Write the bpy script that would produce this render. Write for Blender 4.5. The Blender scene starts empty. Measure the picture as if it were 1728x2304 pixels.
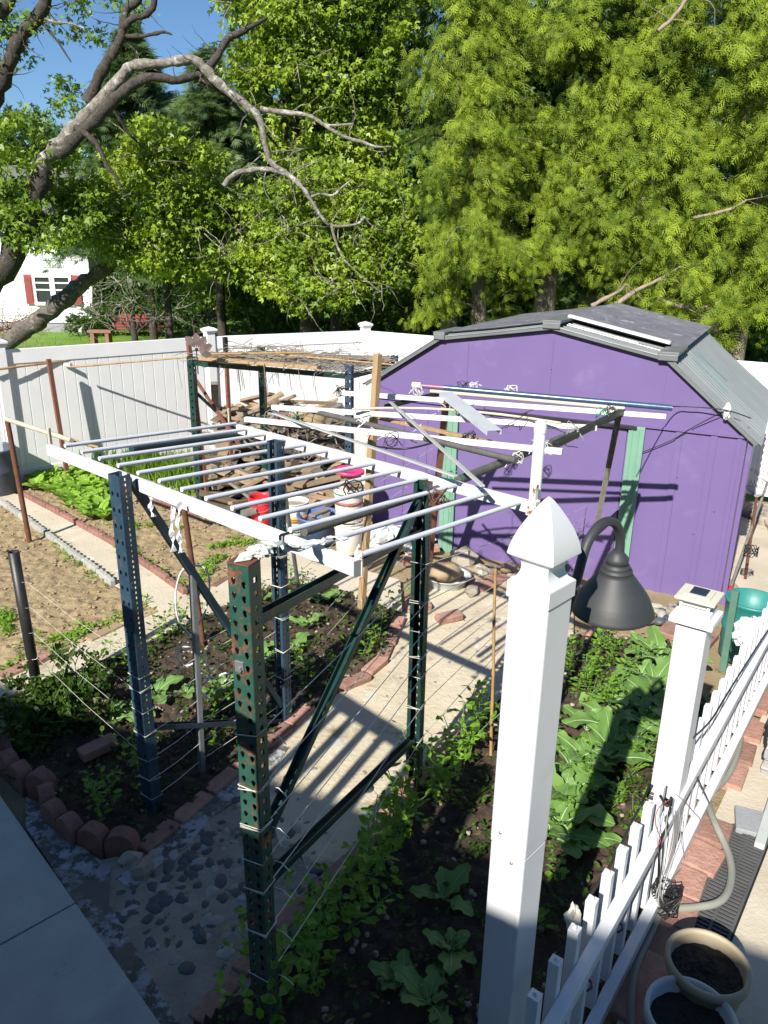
import bpy, math, random
import numpy as np
from mathutils import Vector, Matrix
random.seed(7); RNG = np.random.default_rng(7)
S = bpy.context.scene
COL = S.collection
# ------------------------------------------------------------------ camera
PW, PH, F = 1728.0, 2304.0, 1730.0          # photograph size and focal length in its pixels
CAMZ = 3.0
def _basis():
    d = Vector(((786.0-PW/2)/F, (6145.0-PH/2)/F, 1.0)).normalized()   # straight down, seen from the lens
    up = -d
    fw = Vector((0, 0, 1)); fw = (fw-up*fw.dot(up)).normalized()
    rt = fw.cross(up)
    return Matrix((rt, fw, up))                                       # world = B @ lens
B = _basis(); BT = B.transposed(); EYE = Vector((0, 0, CAMZ))
cd = bpy.data.cameras.new('camera'); cam = bpy.data.objects.new('camera', cd); COL.objects.link(cam)
cd.sensor_fit = 'AUTO'; cd.sensor_width = 36.0; cd.lens = 36.0*F/PH; cd.clip_end = 2000; cd.clip_start = 0.05
cx, cy, cz = (Vector((B[0][i], B[1][i], B[2][i])) for i in range(3))
m = Matrix((cx, -cy, -cz)).transposed().to_4x4(); m.translation = EYE
cam.matrix_world = m
S.camera = cam
# ------------------------------------------------------------------ light
SUN_EL, SUN_AZ = math.radians(37.0), math.radians(207.0)    # where the sun stands, clockwise from +Y
wd = bpy.data.worlds.new('World'); S.world = wd; wd.use_nodes = True
nt = wd.node_tree; bg = nt.nodes['Background']
sky = nt.nodes.new('ShaderNodeTexSky'); sky.sky_type = 'NISHITA'; sky.sun_disc = False
sky.sun_elevation = SUN_EL; sky.sun_rotation = SUN_AZ; sky.ozone_density = 1.0; sky.dust_density = 0.0; sky.air_density = 1.0
tint = nt.nodes.new('ShaderNodeMix'); tint.data_type = 'RGBA'; tint.blend_type = 'MULTIPLY'; tint.inputs[0].default_value = 1.0   # cool white balance
nt.links.new(sky.outputs[0], tint.inputs[6]); tint.inputs[7].default_value = (.80, 1.08, 1.38, 1)
nt.links.new(tint.outputs[2], bg.inputs[0]); bg.inputs[1].default_value = 0.050
sl = bpy.data.lights.new('sun', 'SUN'); sl.energy = 5.0; sl.angle = math.radians(0.5); sl.color = (1.0, 0.955, 0.875)
so = bpy.data.objects.new('sun', sl); COL.objects.link(so)
LD = Vector((-math.sin(SUN_AZ)*math.cos(SUN_EL), -math.cos(SUN_AZ)*math.cos(SUN_EL), -math.sin(SUN_EL)))
so.rotation_euler = LD.to_track_quat('-Z', 'Y').to_euler()
S.view_settings.view_transform = 'Standard'; S.view_settings.look = 'None'
S.view_settings.exposure = 0.78; S.view_settings.gamma = 1.0
S.cycles.max_bounces = 6; S.cycles.transparent_max_bounces = 6
# ------------------------------------------------------------------ placing
def ray(x, y): return B @ Vector(((x-PW/2)/F, (y-PH/2)/F, 1.0))
def P(x, y, z=0.0):                       # the point of height z behind photo pixel (x, y)
    r = ray(x, y); return EYE + r*((z-CAMZ)/r.z)
def PY(x, y, Y):                          # the point at distance Y
    r = ray(x, y); return EYE + r*(Y/r.y)
def zat(p, y):                            # height of the point above p that shows at picture row y
    o = Vector((p.x, p.y, 0))-EYE; a = BT @ o; u = BT @ Vector((0, 0, 1)); k = (y-PH/2)/F
    return (k*a.z-a.y)/(u.y-k*u.z)
def V(*a): return Vector(a)
def rnd(a, b): return random.uniform(a, b)
# ------------------------------------------------------------------ mesh builder
class G:
    def __init__(s): s.v = []; s.f = []; s.m = []; s.s = []
    def add(s, vs, fs, m=0, sm=False):
        o = len(s.v); s.v += [tuple(v) for v in vs]
        for f in fs: s.f.append([i+o for i in f]); s.m.append(m); s.s.append(sm)
        return s
    def box(s, c, size, R=None, m=0):
        c = Vector(c); x, y, z = (k/2 for k in size); vs = []
        for dz in (-z, z):
            for dx, dy in ((-x, -y), (x, -y), (x, y), (-x, y)):
                p = Vector((dx, dy, dz)); vs.append(c+(R @ p if R else p))
        return s.add(vs, [(3, 2, 1, 0), (4, 5, 6, 7), (0, 1, 5, 4), (1, 2, 6, 5), (2, 3, 7, 6), (3, 0, 4, 7)], m)
    def bar(s, a, b, w, h, up=(0, 0, 1), m=0):
        a, b = Vector(a), Vector(b); d = (b-a).normalized(); u = Vector(up)
        if abs(d.dot(u)) > .98: u = Vector((.7, .7, 0)) if abs(d.z) > .9 else Vector((0, 0, 1))
        r = d.cross(u).normalized(); u = r.cross(d).normalized(); vs = []
        for p in (a, b):
            for i, j in ((-1, -1), (1, -1), (1, 1), (-1, 1)): vs.append(p+r*(i*w/2)+u*(j*h/2))
        return s.add(vs, [(3, 2, 1, 0), (4, 5, 6, 7), (0, 1, 5, 4), (1, 2, 6, 5), (2, 3, 7, 6), (3, 0, 4, 7)], m)
    def tube(s, pts, r, n=8, m=0, cap=True, sm=True):
        pts = [Vector(p) for p in pts]; rs = r if isinstance(r, (list, tuple)) else [r]*len(pts)
        vs = []; prev = None
        for i, p in enumerate(pts):
            d = (pts[min(i+1, len(pts)-1)]-pts[max(i-1, 0)])
            d = d.normalized() if d.length > 1e-9 else Vector((0, 0, 1))
            if prev is None:
                u = d.cross(Vector((0, 0, 1)));
                if u.length < .05: u = d.cross(Vector((1, 0, 0)))
            else: u = prev-d*prev.dot(d)
            u.normalize(); prev = u; w = d.cross(u)
            for k in range(n):
                a = 2*math.pi*k/n; vs.append(p+(u*math.cos(a)+w*math.sin(a))*rs[i])
        fs = []
        for i in range(len(pts)-1):
            for k in range(n):
                a, b2 = i*n+k, i*n+(k+1) % n; fs.append((a, b2, b2+n, a+n))
        s.add(vs, fs, m, sm)
        if cap: s.add(vs[:n], [tuple(range(n-1, -1, -1))], m); s.add(vs[-n:], [tuple(range(n))], m)
        return s
    def lathe(s, prof, n=24, o=(0, 0, 0), R=None, m=0, sm=True, ang0=0.0, sq=False):
        o = Vector(o); vs = []
        for r, z in prof:
            for k in range(n):
                a = 2*math.pi*k/n+ang0; p = Vector((r*math.cos(a), r*math.sin(a), z)); vs.append(o+(R @ p if R else p))
        fs = []
        for i in range(len(prof)-1):
            for k in range(n):
                a, b2 = i*n+k, i*n+(k+1) % n; fs.append((a, b2, b2+n, a+n))
        return s.add(vs, fs, m, sm)
    def prism(s, pts, h, m=0):               # pts: 3-D outline (anticlockwise), pulled along vector h
        h = Vector(h) if not isinstance(h, (int, float)) else Vector((0, 0, h))
        n = len(pts); vs = [Vector(p) for p in pts]+[Vector(p)+h for p in pts]
        fs = [tuple(range(n-1, -1, -1)), tuple(range(n, 2*n))]+[(i, (i+1) % n, (i+1) % n+n, i+n) for i in range(n)]
        return s.add(vs, fs, m)
    def rock(s, c, size, m=0, rough=.18, seg=(8, 5), R=None, cut=0):
        c = Vector(c); n, k = seg; vs = []; ph = [rnd(0, 6.3) for _ in range(6)]
        for i in range(k+1):
            t = math.pi*i/k
            for j in range(n):
                a = 2*math.pi*j/n; d = Vector((math.sin(t)*math.cos(a), math.sin(t)*math.sin(a), math.cos(t)))
                q = 1+rough*(math.sin(3*d.x+ph[0]+2*d.y)+math.sin(4*d.y+ph[1]-2*d.z)+math.sin(5*d.z+ph[2]+3*d.x))*.5
                p = Vector((d.x*size[0], d.y*size[1], d.z*size[2]))*q; vs.append(c+(R @ p if R else p))
        fs = []
        for i in range(k):
            for j in range(n): a, b2 = i*n+j, i*n+(j+1) % n; fs.append((a+n, b2+n, b2, a))
        return s.add(vs, fs, m, rough < .3)
WL = {}
def link(o, parent, base):
    if parent is not None:
        o.parent = parent; o.location = base-WL[parent.name]
    else: o.location = base
    COL.objects.link(o); WL[o.name] = base.copy(); return o
def obj(name, g, mats, parent=None, bevel=0.0, base=None, solid=0.0, subd=0):
    if not isinstance(mats, (list, tuple)): mats = [mats]
    a = np.array(g.v, dtype=float)
    if parent is not None: base = WL[parent.name]
    elif base is None:
        lo, hi = a.min(0), a.max(0); base = Vector(((lo[0]+hi[0])/2, (lo[1]+hi[1])/2, lo[2]))
    base = Vector(base)
    me = bpy.data.meshes.new(name); me.from_pydata((a-np.array(base)).tolist(), [], g.f); 
    for mm in mats: me.materials.append(mm)
    me.polygons.foreach_set('material_index', g.m); me.polygons.foreach_set('use_smooth', g.s); me.update()
    o = bpy.data.objects.new(name, me); link(o, parent, base)
    if parent is not None: o.location = (0, 0, 0)
    if solid: md = o.modifiers.new('thickness', 'SOLIDIFY'); md.thickness = solid; md.offset = 0
    if bevel: md = o.modifiers.new('bevel', 'BEVEL'); md.width = bevel; md.segments = 2; md.limit_method = 'ANGLE'; md.angle_limit = math.radians(40)
    if subd: md = o.modifiers.new('smooth', 'SUBSURF'); md.levels = md.render_levels = subd
    return o
def tag(o, label=None, cat=None, group=None, kind=None):
    if label: o['label'] = label
    if cat: o['category'] = cat
    if group: o['group'] = group
    if kind: o['kind'] = kind
    return o
def thing(name, loc, label, cat, group=None):
    o = bpy.data.objects.new(name, None); o.empty_display_size = .1
    link(o, None, Vector(loc)); return tag(o, label, cat, group)
def copy_tree(o, parent=None):
    c = o.copy(); COL.objects.link(c); c.parent = parent; WL[c.name] = Vector((0, 0, 0))
    for ch in [k for k in bpy.data.objects if k.parent == o]: copy_tree(ch, c)
    return c
# ------------------------------------------------------------------ materials
def M(name, c, c2=None, sc=6.0, rough=.6, bump=0.0, bsc=60.0, metal=0.0, spots=None, spec=.5, detail=5.0, rand=0.0, sheen=0, stretch=None, spots2=None):
    ma = bpy.data.materials.new(name); ma.use_nodes = True; t = ma.node_tree; N, L = t.nodes, t.links
    b = N['Principled BSDF']; b.inputs['Roughness'].default_value = rough; b.inputs['Metallic'].default_value = metal
    b.inputs['Specular IOR Level'].default_value = spec
    tc = N.new('ShaderNodeTexCoord'); co = tc.outputs['Object']
    if stretch:
        mp = N.new('ShaderNodeMapping'); mp.inputs['Scale'].default_value = stretch; L.new(co, mp.inputs[0]); co = mp.outputs[0]
    def noise(s, d=detail, r=.6):
        n = N.new('ShaderNodeTexNoise'); n.inputs['Scale'].default_value = s; n.inputs['Detail'].default_value = d; n.inputs['Roughness'].default_value = r
        L.new(co, n.inputs['Vector']); return n.outputs['Fac']
    def ramp(f, a, bq):
        r = N.new('ShaderNodeMapRange'); r.inputs[1].default_value = a; r.inputs[2].default_value = bq; L.new(f, r.inputs[0]); return r.outputs[0]
    def mix(f, a, bq):
        x = N.new('ShaderNodeMix'); x.data_type = 'RGBA'
        if hasattr(f, 'links'): L.new(f, x.inputs[0])
        else: x.inputs[0].default_value = f
        for s_, v in ((6, a), (7, bq)):
            if hasattr(v, 'links'): L.new(v, x.inputs[s_])
            else: x.inputs[s_].default_value = (*v, 1)
        return x.outputs[2]
    c2 = c2 or tuple(k*.82 for k in c)
    col = mix(ramp(noise(sc), .3, .7), c, c2)
    for sp in (spots, spots2):
        if sp:
            sc_, ssc, th = sp[:3]; wid = sp[3] if len(sp) > 3 else .06
            col = mix(ramp(noise(ssc, 6, .65), th, th+wid), col, sc_)
    if rand:
        oi = N.new('ShaderNodeObjectInfo'); hs = N.new('ShaderNodeHueSaturation')
        r = N.new('ShaderNodeMapRange'); r.inputs[3].default_value = 1-rand; r.inputs[4].default_value = 1+rand
        L.new(oi.outputs['Random'], r.inputs[0]); L.new(r.outputs[0], hs.inputs['Value']); L.new(col, hs.inputs['Color']); col = hs.outputs[0]
    L.new(col, b.inputs['Base Color'])
    if bump:
        bn = N.new('ShaderNodeBump'); bn.inputs['Strength'].default_value = bump; bn.inputs['Distance'].default_value = .02
        L.new(noise(bsc, 6, .65), bn.inputs['Height']); L.new(bn.outputs[0], b.inputs['Normal'])
    return ma
def LEAF(name, c, c2, trans=.35, rough=.45, var=.45, spec=.35):
    """leaf material: each leaf its own shade between c and c2, some light let through"""
    ma = bpy.data.materials.new(name); ma.use_nodes = True; t = ma.node_tree; N, L = t.nodes, t.links
    b = N['Principled BSDF']; b.inputs['Roughness'].default_value = rough; b.inputs['Specular IOR Level'].default_value = spec
    at = N.new('ShaderNodeAttribute'); at.attribute_name = 'rnd'
    tc = N.new('ShaderNodeTexCoord'); n = N.new('ShaderNodeTexNoise'); n.inputs['Scale'].default_value = 1.3; L.new(tc.outputs['Object'], n.inputs['Vector'])
    ad = N.new('ShaderNodeMath'); ad.operation = 'MULTIPLY_ADD'; L.new(at.outputs['Fac'], ad.inputs[0]); ad.inputs[1].default_value = var
    mr = N.new('ShaderNodeMapRange'); mr.inputs[1].default_value = .35; mr.inputs[2].default_value = .65; mr.inputs[4].default_value = 1-var; L.new(n.outputs[0], mr.inputs[0]); L.new(mr.outputs[0], ad.inputs[2])
    x = N.new('ShaderNodeMix'); x.data_type = 'RGBA'; L.new(ad.outputs[0], x.inputs[0]); x.inputs[6].default_value = (*c, 1); x.inputs[7].default_value = (*c2, 1)
    L.new(x.outputs[2], b.inputs['Base Color'])
    tr = N.new('ShaderNodeBsdfTranslucent'); hs = N.new('ShaderNodeHueSaturation'); hs.inputs['Value'].default_value = 1.5; hs.inputs['Hue'].default_value = .485
    L.new(x.outputs[2], hs.inputs['Color']); L.new(hs.outputs[0], tr.inputs[0])
    ms = N.new('ShaderNodeMixShader'); ms.inputs[0].default_value = trans; L.new(b.outputs[0], ms.inputs[1]); L.new(tr.outputs[0], ms.inputs[2])
    L.new(ms.outputs[0], N['Material Output'].inputs[0]); return ma
m_vinyl = M('white_vinyl', (.80, .80, .80), (.74, .75, .75), 3, .35, .02, 30, spots=((.55, .54, .5), 9, .68, .15))
m_vinyl2 = M('dulled_white_vinyl', (.64, .645, .655), (.58, .585, .60), 3, .32, .03, 30, spots=((.50, .50, .47), 6, .63, .2), spots2=((.30, .29, .26), 70, .745, .02))
m_white = M('white_paint', (.80, .80, .79), (.72, .72, .71), 8, .4, .04, 50, spots=((.5, .48, .44), 22, .69, .05))
m_rail = M('chipped_white_steel', (.70, .70, .70), (.62, .62, .62), 5, .4, .05, 40, spots=((.24, .09, .035), 30, .68, .03), spots2=((.48, .45, .4), 9, .64, .1))
m_rung = M('grey_white_tube', (.68, .69, .74), (.60, .61, .66), 12, .35, .03, 60, spots=((.25, .14, .08), 25, .73, .03))
m_rusty_white = M('rusty_white_steel', (.74, .72, .68), (.6, .56, .5), 9, .6, .2, 60, spots=((.22, .07, .02), 18, .52, .06))
m_green = M('worn_green_steel', (.014, .058, .042), (.03, .085, .062), 14, .42, .12, 50, spots=((.15, .055, .03), 26, .53, .07), spots2=((.20, .085, .05), 9, .60, .06))
m_green2 = M('dark_green_steel', (.008, .032, .026), (.015, .05, .04), 10, .35, .08, 50, spots=((.09, .04, .025), 22, .58, .06))
m_blue = M('worn_blue_steel', (.017, .042, .068), (.032, .066, .10), 12, .42, .1, 50, spots=((.12, .06, .04), 24, .59, .06), spots2=((.20, .23, .26), 18, .64, .05))
m_dblue = M('dark_blue_steel', (.012, .03, .05), (.02, .05, .08), 9, .4, .06, 50)
m_rust = M('rusty_iron', (.16, .065, .035), (.09, .035, .02), 20, .85, .25, 80)
m_brown = M('brown_painted_steel', (.21, .085, .055), (.15, .06, .04), 9, .6, .1, 60, spots=((.06, .03, .02), 14, .64, .06))
m_black = M('black_rubber', (.012, .012, .013), (.02, .02, .02), 8, .45)
m_blackp = M('black_steel', (.012, .012, .013), (.03, .028, .026), 12, .45, .08, 60)
m_galv = M('galvanised_pipe', (.36, .37, .38), (.24, .25, .26), 14, .4, .05, 60, metal=.6)
m_darkpipe = M('weathered_dark_pipe', (.075, .073, .068), (.12, .115, .105), 14, .6, .15, 60, spots=((.2, .19, .17), 22, .66, .08))
m_wood = M('weathered_wood', (.30, .22, .14), (.18, .13, .085), 6, .8, .35, 30, stretch=(1, 1, 1), spots=((.42, .33, .22), 5, .6, .15), rand=.35)
m_wood2 = M('pale_lumber', (.40, .275, .145), (.30, .195, .10), 6, .7, .25, 25, stretch=(4, 4, .6), spots=((.2, .12, .06), 20, .7, .06))
m_greywood = M('grey_old_board', (.22, .20, .17), (.12, .105, .09), 6, .85, .35, 30, rand=.25)
m_cane = M('bamboo_cane', (.42, .27, .12), (.30, .17, .07), 14, .5, .1, 50, spots=((.15, .07, .03), 12, .66, .08))
m_cream = M('cream_plastic', (.55, .50, .38), (.45, .40, .30), 7, .5, .05, 40, spots=((.2, .15, .09), 15, .67, .08))
m_clear = M('milky_plastic_strip', (.45, .46, .44), (.36, .37, .35), 7, .25, .05, 30)
m_purple = M('purple_paint', (.155, .110, .262), (.142, .098, .245), 2.2, .45, .05, 14, spots=((.19, .143, .292), 3.0, .58, .2), spots2=((.36, .33, .40), 34, .74, .03))
m_mint = M('mint_green_paint', (.175, .33, .24), (.145, .29, .21), 5, .45, .05, 30, spots=((.5, .58, .52), 15, .70, .05))
m_roof = M('grey_corrugated_steel', (.215, .235, .235), (.18, .195, .20), 3, .45, .04, 30, spots=((.36, .37, .37), 7, .64, .12))
m_roofdk = M('aged_roof_sheet', (.15, .15, .17), (.085, .085, .10), 5, .3, .04, 30, spots=((.34, .34, .36), 7, .58, .15))
m_trim = M('roof_trim', (.16, .175, .175), (.12, .13, .135), 4, .45, .05)
m_lamp = M('charcoal_lamp_metal', (.030, .032, .035), (.040, .042, .045), 6, .55, .03, 90)
m_solar = M('solar_cell', (.01, .02, .06), (.015, .03, .08), 9, .12)
m_solarcap = M('cream_lamp_cap', (.62, .60, .48), (.56, .54, .43), 6, .4)
m_glass = M('frosted_window', (.50, .52, .46), (.45, .47, .42), 6, .2)
m_conc = M('path_concrete', (.58, .52, .40), (.47, .41, .30), 2.2, .85, .4, 35, spots=((.27, .205, .12), 3.5, .60, .15), spots2=((.66, .63, .55), 6, .63, .08))
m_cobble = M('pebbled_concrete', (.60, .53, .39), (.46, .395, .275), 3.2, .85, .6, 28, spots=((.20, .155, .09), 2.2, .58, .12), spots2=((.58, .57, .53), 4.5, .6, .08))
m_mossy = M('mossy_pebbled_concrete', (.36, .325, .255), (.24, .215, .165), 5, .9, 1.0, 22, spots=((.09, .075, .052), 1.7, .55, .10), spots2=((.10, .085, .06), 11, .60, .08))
m_slab = M('sidewalk_slab', (.46, .475, .43), (.38, .39, .355), 5, .85, .4, 110, spots=((.25, .265, .265), 42, .62, .1), spots2=((.29, .30, .30), 1.6, .56, .2))
m_whitecem = M('whitewashed_cement', (.42, .44, .45), (.24, .25, .25), 6, .85, .9, 26, spots=((.10, .095, .08), 15, .48, .08), spots2=((.15, .13, .10), 5, .52, .08))
m_soil = M('dark_soil', (.075, .05, .031), (.035, .023, .014), 7, .95, .9, 45, spots=((.19, .135, .085), 16, .60, .08))
m_dry = M('dry_soil', (.34, .262, .148), (.25, .185, .098), 4, .95, .7, 50, spots=((.14, .098, .05), 9, .60, .1), spots2=((.50, .42, .29), 24, .64, .06))
m_patio = M('patio_concrete', (.55, .49, .38), (.43, .37, .27), 2.5, .85, .35, 35, spots=((.22, .16, .10), 3, .60, .15), spots2=((.52, .50, .45), 7, .64, .08))
m_grass = M('lawn_grass', (.15, .27, .02), (.10, .20, .015), 1.2, .8, .6, 60, spots=((.17, .26, .03), 3, .6, .15))
m_brick = M('red_brick', (.41, .235, .18), (.27, .14, .105), 14, .9, .6, 45, spots=((.46, .37, .29), 12, .62, .08), spots2=((.12, .08, .06), 9, .63, .06), rand=.25)
m_scallop = M('red_scalloped_edging', (.29, .145, .115), (.19, .095, .075), 14, .9, .6, 45, rand=.15, spots=((.15, .09, .07), 8, .62, .08))
m_greyedge = M('grey_scalloped_edging', (.38, .37, .34), (.30, .29, .265), 7, .85, .3, 60, rand=.12)
m_tan = M('tan_edging_stone', (.38, .28, .17), (.30, .21, .12), 7, .85, .4, 50, rand=.15)
m_stone = M('field_stone', (.40, .35, .27), (.28, .25, .20), 6, .85, .4, 40, rand=.3)
m_peb_d = M('dark_pebble', (.055, .058, .066), (.085, .088, .095), 14, .5, .1, 60)
m_peb_l = M('pale_pebble', (.34, .335, .30), (.24, .235, .21), 12, .55, .1, 60)
m_string = M('white_string', (.66, .64, .58), (.5, .48, .42), 30, .8)
m_wire = M('grey_wire', (.30, .30, .30), (.2, .2, .2), 30, .6)
m_bag = M('white_plastic_bag', (.72, .73, .73), (.60, .61, .61), 5, .35, .25, 18)
m_bagprint = M('printed_plastic_bag', (.68, .69, .66), (.45, .47, .44), 30, .35, .3, 14)
m_red = M('red_plastic', (.62, .03, .045), (.5, .02, .035), 6, .4)
m_pink = M('pink_plastic', (.70, .05, .20), (.6, .04, .16), 6, .35)
m_bucket = M('white_bucket_plastic', (.70, .68, .62), (.60, .57, .50), 5, .45, .05, 30, spots=((.40, .33, .25), 7, .66, .1))
m_gband = M('green_band', (.03, .22, .11), (.04, .26, .14), 5, .5)
m_rband = M('red_band', (.32, .06, .04), (.4, .1, .07), 12, .6)
m_orange = M('orange_print', (.72, .30, .05), (.65, .24, .04), 5, .5)
m_bluetub = M('blue_tub_plastic', (.075, .125, .29), (.10, .16, .33), 4, .5, .05, 30, spots=((.25, .26, .3), 9, .68, .1))
m_barrelblue = M('dark_blue_barrel', (.05, .065, .10), (.075, .09, .12), 6, .5)
m_teal = M('teal_plastic', (.02, .18, .16), (.03, .23, .20), 3, .45, .05, 20, spots=((.16, .28, .22), 4, .62, .15))
m_stake = M('green_stake_steel', (.10, .20, .15), (.07, .15, .11), 8, .55, .1, 60, spots=((.16, .09, .045), 12, .58, .08))
m_potA = M('tan_flower_pot', (.36, .30, .20), (.30, .25, .165), 5, .55, .05, 40, spots=((.22, .10, .06), 8, .66, .08))
m_potB = M('pale_flower_pot', (.50, .52, .49), (.40, .42, .40), 5, .6, .05, 40)
m_potsoil = M('potting_soil', (.022, .018, .015), (.04, .033, .027), 20, .95, .9, 40)
m_hose = M('grey_drain_hose', (.26, .26, .22), (.20, .20, .17), 6, .5, .05, 30)
m_grate = M('drain_grate', (.10, .10, .10), (.07, .07, .07), 8, .6)
m_hole = M('dark_hollow', (.01, .01, .01), (.008, .008, .008), 3, .9)
m_block = M('grey_concrete_block', (.30, .31, .32), (.24, .25, .26), 6, .85, .3, 60, spots=((.45, .44, .41), 8, .63, .08))
m_bark = M('grey_oak_bark', (.30, .275, .235), (.10, .085, .068), 16, .95, 1.0, 26, spots=((.44, .42, .38), 7, .54, .08), spots2=((.05, .042, .035), 22, .62, .04))
m_barkd = M('dark_bark', (.085, .07, .056), (.03, .025, .02), 16, .95, 1.0, 26, spots=((.24, .225, .195), 7, .60, .08), spots2=((.012, .01, .009), 20, .60, .05))
m_cedarbark = M('cedar_bark', (.34, .27, .20), (.20, .155, .115), 9, .9, .8, 16, stretch=(2, 2, .25), spots=((.45, .38, .3), 6, .6, .12))
m_twig = M('bare_twig', (.30, .26, .20), (.2, .17, .13), 9, .9)
m_ownwall = M('own_house_siding', (.22, .21, .2), (.2, .19, .18), 2, .8)  # unseen wall, kept dark so it bounces little light into the near shade
m_siding = M('white_house_siding', (.78, .79, .80), (.74, .75, .76), 2, .5)
m_found = M('house_foundation', (.30, .30, .30), (.25, .25, .25), 3, .9)
m_shutter = M('red_shutter', (.30, .055, .045), (.26, .045, .04), 8, .6)
m_pane = M('window_glass', (.02, .025, .03), (.03, .035, .04), 2, .05)
m_roofing = M('grey_shingles', (.16, .155, .15), (.12, .115, .11), 9, .9, .3, 30)
m_redwall = M('red_brick_wall', (.26, .07, .055), (.20, .05, .04), 5, .9, .3, 25)
m_bench = M('brown_bench', (.28, .15, .10), (.22, .11, .075), 6, .8, .2, 40)
m_deck = M('deck_boards', (.35, .33, .30), (.28, .26, .24), 5, .8)
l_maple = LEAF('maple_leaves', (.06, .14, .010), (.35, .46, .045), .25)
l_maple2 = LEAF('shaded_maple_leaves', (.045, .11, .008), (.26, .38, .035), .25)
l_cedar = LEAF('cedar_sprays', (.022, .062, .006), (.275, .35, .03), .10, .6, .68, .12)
l_cedar_shade = LEAF('shade_darkened_cedar_sprays', (.015, .04, .006), (.08, .12, .015), .12, .7, .5, .1)  # cedar colour darkened to stand for shade in the second row
l_pine = LEAF('pine_needles', (.05, .10, .03), (.13, .19, .055), .2)
l_spruce = LEAF('spruce_needles', (.04, .085, .025), (.11, .17, .05), .15)
l_shrub = LEAF('shrub_leaves', (.03, .07, .012), (.085, .15, .022), .3)
l_lettuce = LEAF('lettuce_leaves', (.19, .36, .03), (.34, .54, .07), .35, .5)
l_broc = LEAF('broccoli_leaves', (.11, .22, .05), (.21, .36, .085), .25, .45)
l_pea = LEAF('pea_leaves', (.12, .26, .025), (.27, .46, .05), .35, .4)
l_rib = M('leaf_midrib', (.34, .44, .24), (.28, .38, .2), 9, .5)
l_stem = M('green_stem', (.16, .28, .06), (.12, .22, .05), 9, .5)
l_grass = LEAF('grass_blades', (.07, .16, .012), (.17, .29, .03), .3)
# ================================================================== THE SETTING
def inside(x, y, poly):
    c = False; n = len(poly)
    for i in range(n):
        (x1, y1), (x2, y2) = poly[i], poly[(i+1) % n]
        if (y1 > y) != (y2 > y) and x < (x2-x1)*(y-y1)/(y2-y1)+x1: c = not c
    return c
def wave(x, y, k=1.0):
    return (math.sin(3.1*x*k+1.7*y*k)+math.sin(-2.3*x*k+4.7*y*k+1.3)+.6*math.sin(9.1*x*k+2.1)*math.sin(8.3*y*k)+.4*math.sin(21*x*k+3*y)*math.sin(19*y*k-x))/3
def bed(name, poly, res, amp, mat, z=0.0, clod=.012):
    """lumpy earth: a fine grid cut to the outline of the bed"""
    p2 = [(p.x, p.y) for p in poly]; x0, x1 = min(p[0] for p in p2), max(p[0] for p in p2); y0, y1 = min(p[1] for p in p2), max(p[1] for p in p2)
    nx, ny = int((x1-x0)/res)+2, int((y1-y0)/res)+2; g = G()
    zz = RNG.normal(0, 1, (ny, nx)); zz = (zz+np.roll(zz, 1, 0)+np.roll(zz, 1, 1)+np.roll(np.roll(zz, 1, 0), 1, 1))/2
    vs = [(x0+i*res+rnd(-.3, .3)*res, y0+j*res+rnd(-.3, .3)*res, z+amp*wave(x0+i*res, y0+j*res)+clod*float(zz[j, i])) for j in range(ny) for i in range(nx)]
    fs = [(j*nx+i, j*nx+i+1, (j+1)*nx+i+1, (j+1)*nx+i) for j in range(ny-1) for i in range(nx-1) if inside(x0+(i+.5)*res, y0+(j+.5)*res, p2)]
    g.add(vs, fs); return tag(obj(name, g, mat, base=(0, 0, 0)), kind='structure')
def pave(name, pix, top, mat, world=None, res=.06, amp=.006):
    poly = world or [P(x, y) for x, y in pix]
    p2 = [(p.x, p.y) for p in poly]
    area = sum(p2[i][0]*p2[(i+1) % len(p2)][1]-p2[(i+1) % len(p2)][0]*p2[i][1] for i in range(len(p2)))
    if area < 0: poly = poly[::-1]
    g = G(); g.prism([(p.x, p.y, -.06) for p in poly], top+.06)
    return tag(obj(name, g, mat, base=(0, 0, 0)), kind='structure')
g = G(); g.add([(-150, -60, -.10), (150, -60, -.10), (150, 250, -.10), (-150, 250, -.10)], [(0, 1, 2, 3)])
tag(obj('lawn', g, m_grass, base=(0, 0, 0)), kind='structure')
FA, FB, FC, FD = V(-4.76, 9.55, 0), V(-2.57, 11.34, 0), V(-.34, 12.50, 0), V(5.6, 8.88, 0)
FZ = FA-(FB-FA).normalized()*2.44
g = G(); g.prism([(-7, -3, -.09), (6.5, -3, -.09), (6.5, 8.4, -.09), (-.34, 12.55, -.09), (-2.57, 11.4, -.09), (-6.9, 7.8, -.09)], .06)
tag(obj('garden_ground', g, m_dry, base=(0, 0, 0)), kind='structure')
# planting beds
L1 = [P(*p) for p in ((0, 1134), (98, 1204), (181, 1266), (235, 1306), (351, 1377), (235, 1430), (116, 1484), (0, 1536))]+[V(-5.2, 6.4, 0), V(-6, 8, 0)]
bed('soil_bed', L1, .03, .007, m_dry, .018, .0075)
L2 = [P(*p) for p in ((52, 1118), (253, 1228), (354, 1296), (420, 1347), (463, 1336), (506, 1307), (600, 1222), (440, 1160), (282, 1085), (150, 1066), (60, 1075))]
bed('soil_bed', L2, .03, .007, m_dry, .018, .0075)
B3 = [P(*p) for p in ((20, 1690), (100, 1560), (180, 1520), (290, 1468), (535, 1360), (640, 1312), (760, 1330), (900, 1385), (856, 1498), (801, 1541), (743, 1576), (618, 1662), (550, 1720), (460, 1795), (385, 1865), (310, 1920), (180, 1905), (110, 1850), (100, 1790), (30, 1760))]
bed('soil_bed', B3, .03, .02, m_soil, .03, .014)
B4w = [P(1075, 1650), P(930, 1790), P(800, 1935), P(600, 2200)]
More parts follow.
